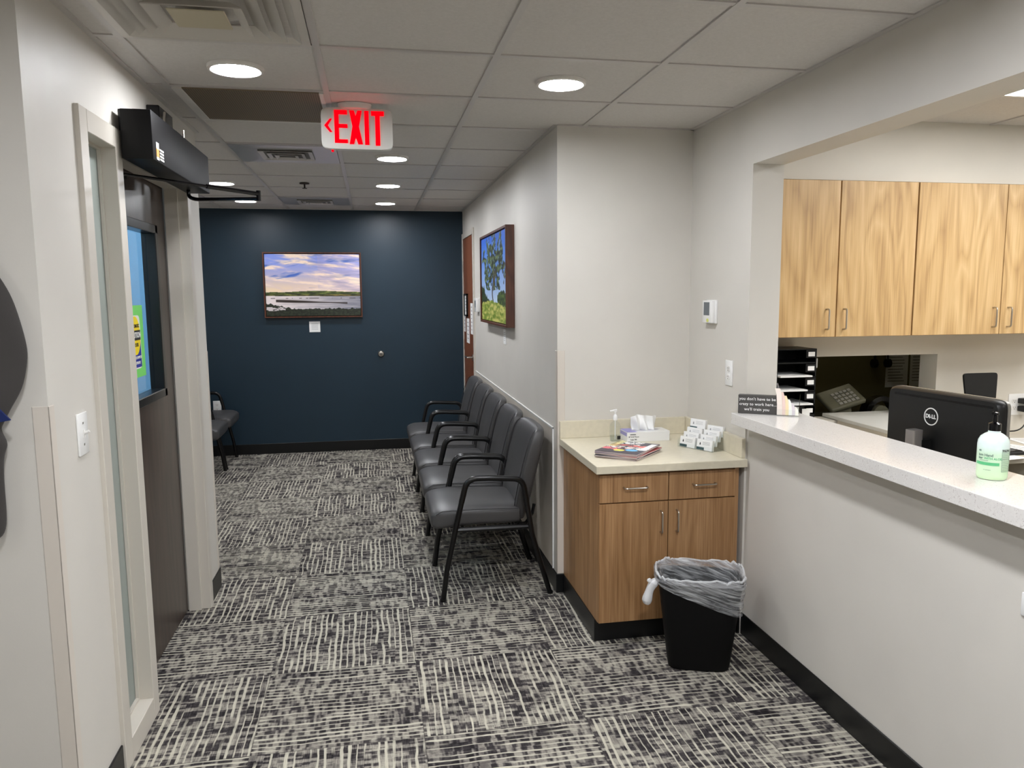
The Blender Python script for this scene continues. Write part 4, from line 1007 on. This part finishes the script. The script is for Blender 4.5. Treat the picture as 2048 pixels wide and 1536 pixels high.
LG = MM @ Matrix.Translation((-.035, .068, .0045)); merge(b, tt, LG); obj('logo_ring', b, M_whitegl, t)
b = nb(); merge(b, textbm('D', .021, bold=.0008), LG @ Matrix.Translation((-.0185, 0, .0005))); merge(b, textbm('E', .019, bold=.0008), LG @ Matrix.Rotation(.5, 4, 'Z') @ Matrix.Translation((-.006, .003, .0005))); merge(b, textbm('LL', .021, bold=.0008), LG @ Matrix.Translation((.013, 0, .0005))); obj('logo_letters', b, M_whitegl, t)
M_std = mat('stand_grey', (150, 146, 144), .3, metal=.5)
b = nb(); rr = [[MM @ Vector((-.055+x, z, y+.062)) for x, y in sring(0, 0, .045, .05, 6, 28)] for z in (-.292, .012, .018)]; loft(b, rr); obj('stand_column', b, M_std, t, smooth=True)
b = nb(); bx(b, -.075, -.03, -.06, -.02, .0, .045, M=MM); obj('mount_arm', b, M_blk, t)
b = nb(); rr = [[MM @ Vector((-.055+x, z, y+.03)) for x, y in sring(0, 0, .24, .17, 8, 28)] for z in (-.2945, -.280)]; loft(b, rr); obj('stand_base', b, M_std, t, smooth=True)
# letter trays
t = thing('letter_tray_rack', 'tall black stacked letter tray rack beside the opening jamb in the office', 'tray rack', (2.24, 3.95, .7405))
TX0, TX1, TY0, TY1 = 2.12, 2.352, 3.90, 4.11
b = nb(); bx(b, TX0, TX0+.006, TY0, TY1, .7405, 1.27); bx(b, TX1-.006, TX1, TY0, TY1, .7405, 1.27); bx(b, TX0, TX1, TY1-.006, TY1, .7405, 1.27); obj('case', b, M_blk, t)
tiers = [1.27, 1.197, 1.12, 1.044, .968, .89, .815, .7405]
for z in tiers: b = nb(); bx(b, TX0, TX1, TY0, TY1-.006, z, z+.006); obj('shelf', b, M_blk, t)
for q, z in enumerate(tiers[1:6]):
    b = nb(); bx(b, TX1-.05, TX1-.012, TY0-.002, TY0-.0006, z+.038, z+.062); obj('white_label', b, M_paper, t)
    b = nb(); bx(b, TX1-.062, TX1-.001, TY0-.0005, TY0+.003, z+.03, z+.073); obj('end_plate', b, M_blk, t)
b = nb(); bx(b, TX0, TX1, TY0-.0005, TY0+.003, .747, .965); obj('lower_front', b, M_blk, t)
b = nb(); bx(b, TX1-.075, TX1-.03, TY0-.003, TY0-.001, .90, .95); bx(b, TX1-.11, TX1-.095, TY0-.003, TY0-.001, .925, .96); obj('note', b, M_paper, t)
for q, (z, dx) in enumerate([(1.12, .03), (1.044, .055), (.968, .02)]):
    b = nb(); bx(b, TX0+.008, TX1-dx-.008, TY0-.03, TY1-.02, z+.0062, z+.014)
    tag(obj('paper_stack', b, M_paper), f'white paper stack in the black letter tray rack, {["upper", "middle", "lower"][q]} one of three', 'paper', 'paper in the letter trays')
# small black screen, papers, bits on the back desk
t = thing('tablet_screen', 'small black screen standing on the office desk behind the monitor', 'screen', (3.42, 3.93, .7405))
b = nb(); MT = basis((3.40, 3.93, 1.02), (1, 0, 0), (.0, .10, .99)); rr = [[MT @ Vector((x*(1+.10*y/.1), y, z)) for x, y in sring(0, 0, .205, .19, 12, 32)] for z in (0, .012)]; loft(b, rr); obj('panel', b, M_blk, t, smooth=True)
b = nb(); tube(b, [(3.40, 3.95, .95), (3.40, 3.97, .745)], .012, 8); bx(b, 3.32, 3.48, 3.88, 4.04, .7405, .75); obj('stand', b, M_blk, t)
def flat(name, label, cat, x, y, z, w, d, h, rot, m, group=None):
    t = thing(name, label, cat, (x, y, z), rot, group); b = nb(); bx(b, -w/2, w/2, -d/2, d/2, .0002, h); lobj('sheet' if h < .01 else 'body', b, m, t); return t
for q, (x, y, r, z) in enumerate([(3.36, 3.60, .3, .7405), (3.62, 3.72, -.2, .7405), (3.10, 3.50, .15, .7405)]):
    tt_ = flat('paper_sheet', ['white paper sheet on the office desk nearest the monitor edge', 'white paper sheet on the office desk below the outlet', 'white paper sheet on the near edge of the office back desk'][q], 'paper', x, y, z, .216, .279, .0016, r, M_paper, 'papers on the office desk')
    b = nb()
    for kx in range(9): bx(b, -.08, .05+.03*random.random(), .10-kx*.022, .104-kx*.022, .0017, .002)
    lobj('print', b, M_inkg, tt_)
flat('desk_binder', 'cream binder lying on the office desk right of the monitor', 'binder', 3.86, 3.78, .7405, .26, .30, .04, .5, M_desk)
t = thing('computer_mouse', 'black computer mouse on the office desk among papers', 'mouse', (3.50, 3.86, .7405)); b = nb()
rr = [[Vector((3.50+x*s, 3.86+y*s, .7405+z)) for x, y in sring(0, 0, .06, .105, 2.6, 24)] for z, s in ((0, .95), (.012, 1), (.026, .85), (.034, .5), (.036, .1))]; loft(b, rr); obj('shell', b, M_blkgl, t, smooth=True)
t = thing('keyboard', 'black keyboard on the office desk right of the bottle', 'keyboard', (3.06, 3.51, .7405), .05); b = nb(); bx(b, -.22, .22, -.07, .07, .0, .018, .003, 1); lobj('case', b, M_blk, t)
b = nb()
for r_ in range(5):
    for c_ in range(15): bx(b, -.212+c_*.0284, -.188+c_*.0284, -.062+r_*.025, -.040+r_*.025, .018, .022)
lobj('keys', b, M_blkgl, t)
t = thing('cable', 'thin black cable hanging from the office outlet to the desk', 'cable', (3.8, 4.0, .7405)); b = nb(); tube(b, fillet([(3.86, 4.06, .87), (3.80, 3.98, .85), (3.72, 3.96, .76), (3.66, 4.05, .748), (3.56, 4.08, .748)], .05), .004, 8); obj('cord', b, M_blk, t, smooth=True)
# office chair (mostly out of view)
t = thing('office_chair', 'black office chair at the right photo edge behind the reception bar', 'chair', (2.62, 2.35, 0))
b = nb(); rr = [[Vector((2.62+x*s, 2.35+y*s, .44+z)) for x, y in sring(0, 0, .46, .46, 4, 32)] for z, s in ((0, .9), (.02, 1), (.06, 1), (.075, .9))]; loft(b, rr); obj('seat', b, M_blk, t, smooth=True)
b = nb(); rr = [[Vector((2.84+x, 2.35+y*s, z)) for x, y in sring(0, 0, .06, .42, 4, 32)] for z, s in ((.52, .8), (.56, 1), (.86, 1), (.90, .8))]; loft(b, rr); obj('backrest', b, M_blk, t, smooth=True)
b = nb(); tube(b, [(2.62, 2.35, .08), (2.62, 2.35, .44)], .025, 12); tube(b, [(2.82, 2.35, .47), (2.86, 2.35, .6)], .02, 8)
for a in range(5): tube(b, [(2.62, 2.35, .09), (2.62+.28*math.cos(a*1.2566), 2.35+.28*math.sin(a*1.2566), .06)], .016, 8)
obj('base', b, M_blk, t, smooth=True)
for a in range(5):
    b = nb(); tube(b, [(2.62+.28*math.cos(a*1.2566)-.012, 2.35+.28*math.sin(a*1.2566), .028), (2.62+.28*math.cos(a*1.2566)+.012, 2.35+.28*math.sin(a*1.2566), .028)], .028, 14); obj('caster', b, M_blk, t, smooth=True)
# things in the pass-through and the dark room
b = nb(); bx(b, 2.466, 2.486, 4.108, 4.12, 1.15, 1.205, .002, 1); tag(obj('door_chime', b, M_whitegl), 'tiny white device at the upper left corner of the pass-through', 'device')
t = thing('ceiling_panel_light', 'added unseen ceiling panel that brightens the dark room behind the pass-through', 'light', (3.2, 5.2, HO))
b = nb(); bx(b, 2.9, 3.5, 4.9, 5.5, HO-.012, HO-.001); obj('lens', b, mat('added_dim_lens', (255, 244, 210), .3, emit=.5), t)  # weak panel added out of view to lift the dark room, no known fixture
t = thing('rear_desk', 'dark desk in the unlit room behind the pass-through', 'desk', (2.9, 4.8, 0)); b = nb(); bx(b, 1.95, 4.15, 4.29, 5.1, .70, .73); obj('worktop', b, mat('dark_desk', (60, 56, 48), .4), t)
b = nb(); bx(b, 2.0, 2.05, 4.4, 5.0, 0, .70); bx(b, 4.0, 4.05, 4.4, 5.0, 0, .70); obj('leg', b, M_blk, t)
t = thing('desk_phone', 'olive desk phone with tilted keypad in the pass-through', 'phone', (2.84, 4.42, .7305), .15)
b = nb(); PM = Matrix.Translation((0, 0, .195)) @ Matrix.Rotation(.5, 4, 'X') @ Matrix.Rotation(-.3, 4, 'Y'); M_ol = mat('olive_plastic', (112, 110, 90), .4)
bx(b, -.12, .12, -.09, .09, -.02, .015, .012, 3, M=PM); prism(b, [(-.06, -.14), (.06, -.14), (.03, .05), (-.03, .05)], -.05, .05, basis((0, .0, .14), (0, 1, 0), (0, 0, 1))); lobj('body', b, M_ol, t, smooth=True)
b = nb()
for r_ in range(4):
    for c_ in range(5): bx(b, -.05+c_*.028, -.03+c_*.028, -.07+r_*.03, -.052+r_*.03, .015, .02, M=PM)
lobj('keys', b, mat('key_grey', (170, 168, 160), .4), t)
t = thing('tape_dispenser', 'black curved tape dispenser right of the olive phone in the pass-through', 'tape dispenser', (3.10, 4.40, .7305))
b = nb(); rr = []
for a in range(13):
    an = PI*a/12; r1 = .115; xx = 3.10-r1*math.cos(an); zz = .825+r1*.95*math.sin(an)
    rr.append([Vector((xx, 4.37, zz)), Vector((xx, 4.44, zz)), Vector((3.10-(r1-.035)*math.cos(an), 4.44, .825+(r1-.035)*math.sin(an))), Vector((3.10-(r1-.035)*math.cos(an), 4.37, .825+(r1-.035)*math.sin(an)))])
loft(b, rr); bx(b, 2.98, 3.22, 4.36, 4.45, .7305, .825, .005, 2); obj('body', b, M_blkgl, t, smooth=True)
b = nb(); tube(b, [(3.10, 4.38, .82), (3.10, 4.43, .82)], .055, 24); obj('tape_roll', b, M_ol, t, smooth=True)
t = thing('calculator', 'dark desk calculator at the right of the white pass-through shelf', 'calculator', (3.08, 4.14, .8622), -.3); b = nb(); bx(b, -.07, .07, -.06, .06, 0, .03, .004, 2); lobj('case', b, mat('calc_grey', (52, 52, 56), .4), t)
b = nb(); bx(b, -.05, .05, .02, .045, .03, .032); lobj('display', b, M_blkgl, t)
b = nb()
for r_ in range(3):
    for c_ in range(5): bx(b, -.05+c_*.021, -.035+c_*.021, -.05+r_*.021, -.036+r_*.021, .03, .033)
lobj('keys', b, M_blkgl, t)
t = thing('dark_monitor', 'unlit black monitor in the dark room behind the pass-through', 'monitor', (2.55, 4.8, .73)); b = nb(); bx(b, 2.25, 2.85, 4.78, 4.82, .86, 1.22, .006, 2); obj('screen', b, M_blkgl, t, smooth=True)
b = nb(); tube(b, [(2.55, 4.83, .735), (2.55, 4.83, .98)], .02, 10); bx(b, 2.43, 2.67, 4.74, 4.9, .7305, .742); obj('stand', b, M_blk, t)
b = nb(); tube(b, fillet([(2.52, 4.33, .735), (2.52, 4.33, .87), (2.56, 4.33, .88), (2.57, 4.33, .735)], .03), .006, 8); tag(obj('wire_file_rack', b, M_blkgl, smooth=True), 'black wire loop rack at the left bottom of the pass-through', 'rack')
for q, (x, z) in enumerate([(4.15, .98), (4.37, .98)]):
    tt_ = thing('wall_memo', ['left printed paper pinned on the dark room wall behind pass-through', 'right printed paper pinned on the dark room wall behind pass-through'][q], 'paper', (x, 5.695, z-.15), group='papers pinned in the dark room')
    b = nb(); bx(b, x-.10, x+.10, 5.696, 5.698, z-.17, z+.17); obj('sheet', b, M_paper, tt_)
    b = nb()
    for kx in range(12): bx(b, x-.08, x+.03+.04*random.random(), 5.695, 5.6958, z+.14-kx*.024, z+.146-kx*.024)
    obj('print', b, M_inkg, tt_)
t = thing('headset', 'black headset hanging on the dark room wall behind the pass-through', 'headset', (3.98, 5.66, 1.0)); b = nb(); tube(b, fillet([(3.92, 5.66, 1.02), (3.93, 5.66, 1.19), (4.03, 5.66, 1.19), (4.04, 5.66, 1.02)], .05), .008, 8); obj('band', b, M_blk, t, smooth=True)
for s in (3.92, 4.04): b = nb(); tube(b, [(s-.015, 5.66, 1.01), (s+.015, 5.66, 1.01)], .035, 16); obj('ear_pad', b, M_blk, t, smooth=True)

# ------------------------------------------------------------------ dark grey shape at the left edge, filling a silhouette of unclear origin
t = thing('dark_wall_shape', 'dark grey shape on the wall at the left photo edge', 'coat', (-1.06, YC-.05, .95))  # nature of the shape unclear, the coat category is a guess
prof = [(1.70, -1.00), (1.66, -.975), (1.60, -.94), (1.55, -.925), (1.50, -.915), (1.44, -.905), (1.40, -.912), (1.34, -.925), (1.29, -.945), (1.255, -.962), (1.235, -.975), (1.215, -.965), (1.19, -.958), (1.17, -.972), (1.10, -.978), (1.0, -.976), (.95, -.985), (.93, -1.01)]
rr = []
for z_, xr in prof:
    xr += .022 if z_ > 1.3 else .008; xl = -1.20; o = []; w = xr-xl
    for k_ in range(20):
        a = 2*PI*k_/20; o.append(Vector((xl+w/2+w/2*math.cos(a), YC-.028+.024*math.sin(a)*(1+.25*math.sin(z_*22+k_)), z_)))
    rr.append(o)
M_darkshape = mat('dark_grey_matte', (62, 59, 57), .85, bump=.3, bscale=500, sheen=.2)
b = nb(); loft(b, rr); obj('dark_body', b, M_darkshape, t, smooth=True, sub=2)
b = nb(); loft(b, [[Vector((x, y, z)) for y in (YC-.060, YC-.056) for (x, z) in (((-1.10, 1.345), (-.985, 1.330), (-.930, 1.262), (-1.10, 1.235)) if y < YC-.058 else ((-1.10, 1.235), (-.930, 1.262), (-.985, 1.330), (-1.10, 1.345)))][:4], [Vector((x, YC-.053, z)) for (x, z) in ((-1.10, 1.345), (-.985, 1.330), (-.930, 1.262), (-1.10, 1.235))]])
obj('blue_piece', b, mat('blue_piece_matte', (16, 36, 92), .7), t)
b = nb(); tube(b, [(-1.10, YC, 1.70), (-1.10, YC-.03, 1.695), (-1.10, YC-.035, 1.72)], .006, 8); obj('hook', b, M_metal, t, smooth=True)

# ------------------------------------------------------------------ camera
yaw, pitch, roll, F_ = 0.190539483, 0.127075643, -0.00569310329, 1585.75351
cyw, syw, cp, sp = math.cos(yaw), math.sin(yaw), math.cos(pitch), math.sin(pitch)
F = Vector((syw*cp, cyw*cp, -sp)); R0 = Vector((cyw, -syw, 0)); U0 = R0.cross(F)
Rt = R0*math.cos(roll)+U0*math.sin(roll); U = -R0*math.sin(roll)+U0*math.cos(roll)
cam = bpy.data.cameras.new('camera'); co = bpy.data.objects.new('camera', cam); COL.objects.link(co)
M = Matrix((Rt, U, -F)).transposed().to_4x4(); M.translation = Vector((0, 0, 1.5822736)); co.matrix_world = M
cam.sensor_fit = 'HORIZONTAL'; cam.sensor_width = 36; cam.lens = F_/2048*36
cam.shift_x = (1024-1052.46)/2048; cam.shift_y = (788.70-768)/2048; cam.clip_start = .02
sc = bpy.context.scene; sc.camera = co
w = bpy.data.worlds.new('world'); sc.world = w; w.use_nodes = True; w.node_tree.nodes['Background'].inputs[0].default_value = (.5, .5, .5, 1); w.node_tree.nodes['Background'].inputs[1].default_value = .02
vs = sc.view_settings; vs.view_transform = 'Standard'; vs.look = 'None'; vs.gamma = 1; vs.use_curve_mapping = False; vs.exposure = 2.0
sc.cycles.max_bounces = 8; sc.cycles.transparent_max_bounces = 24
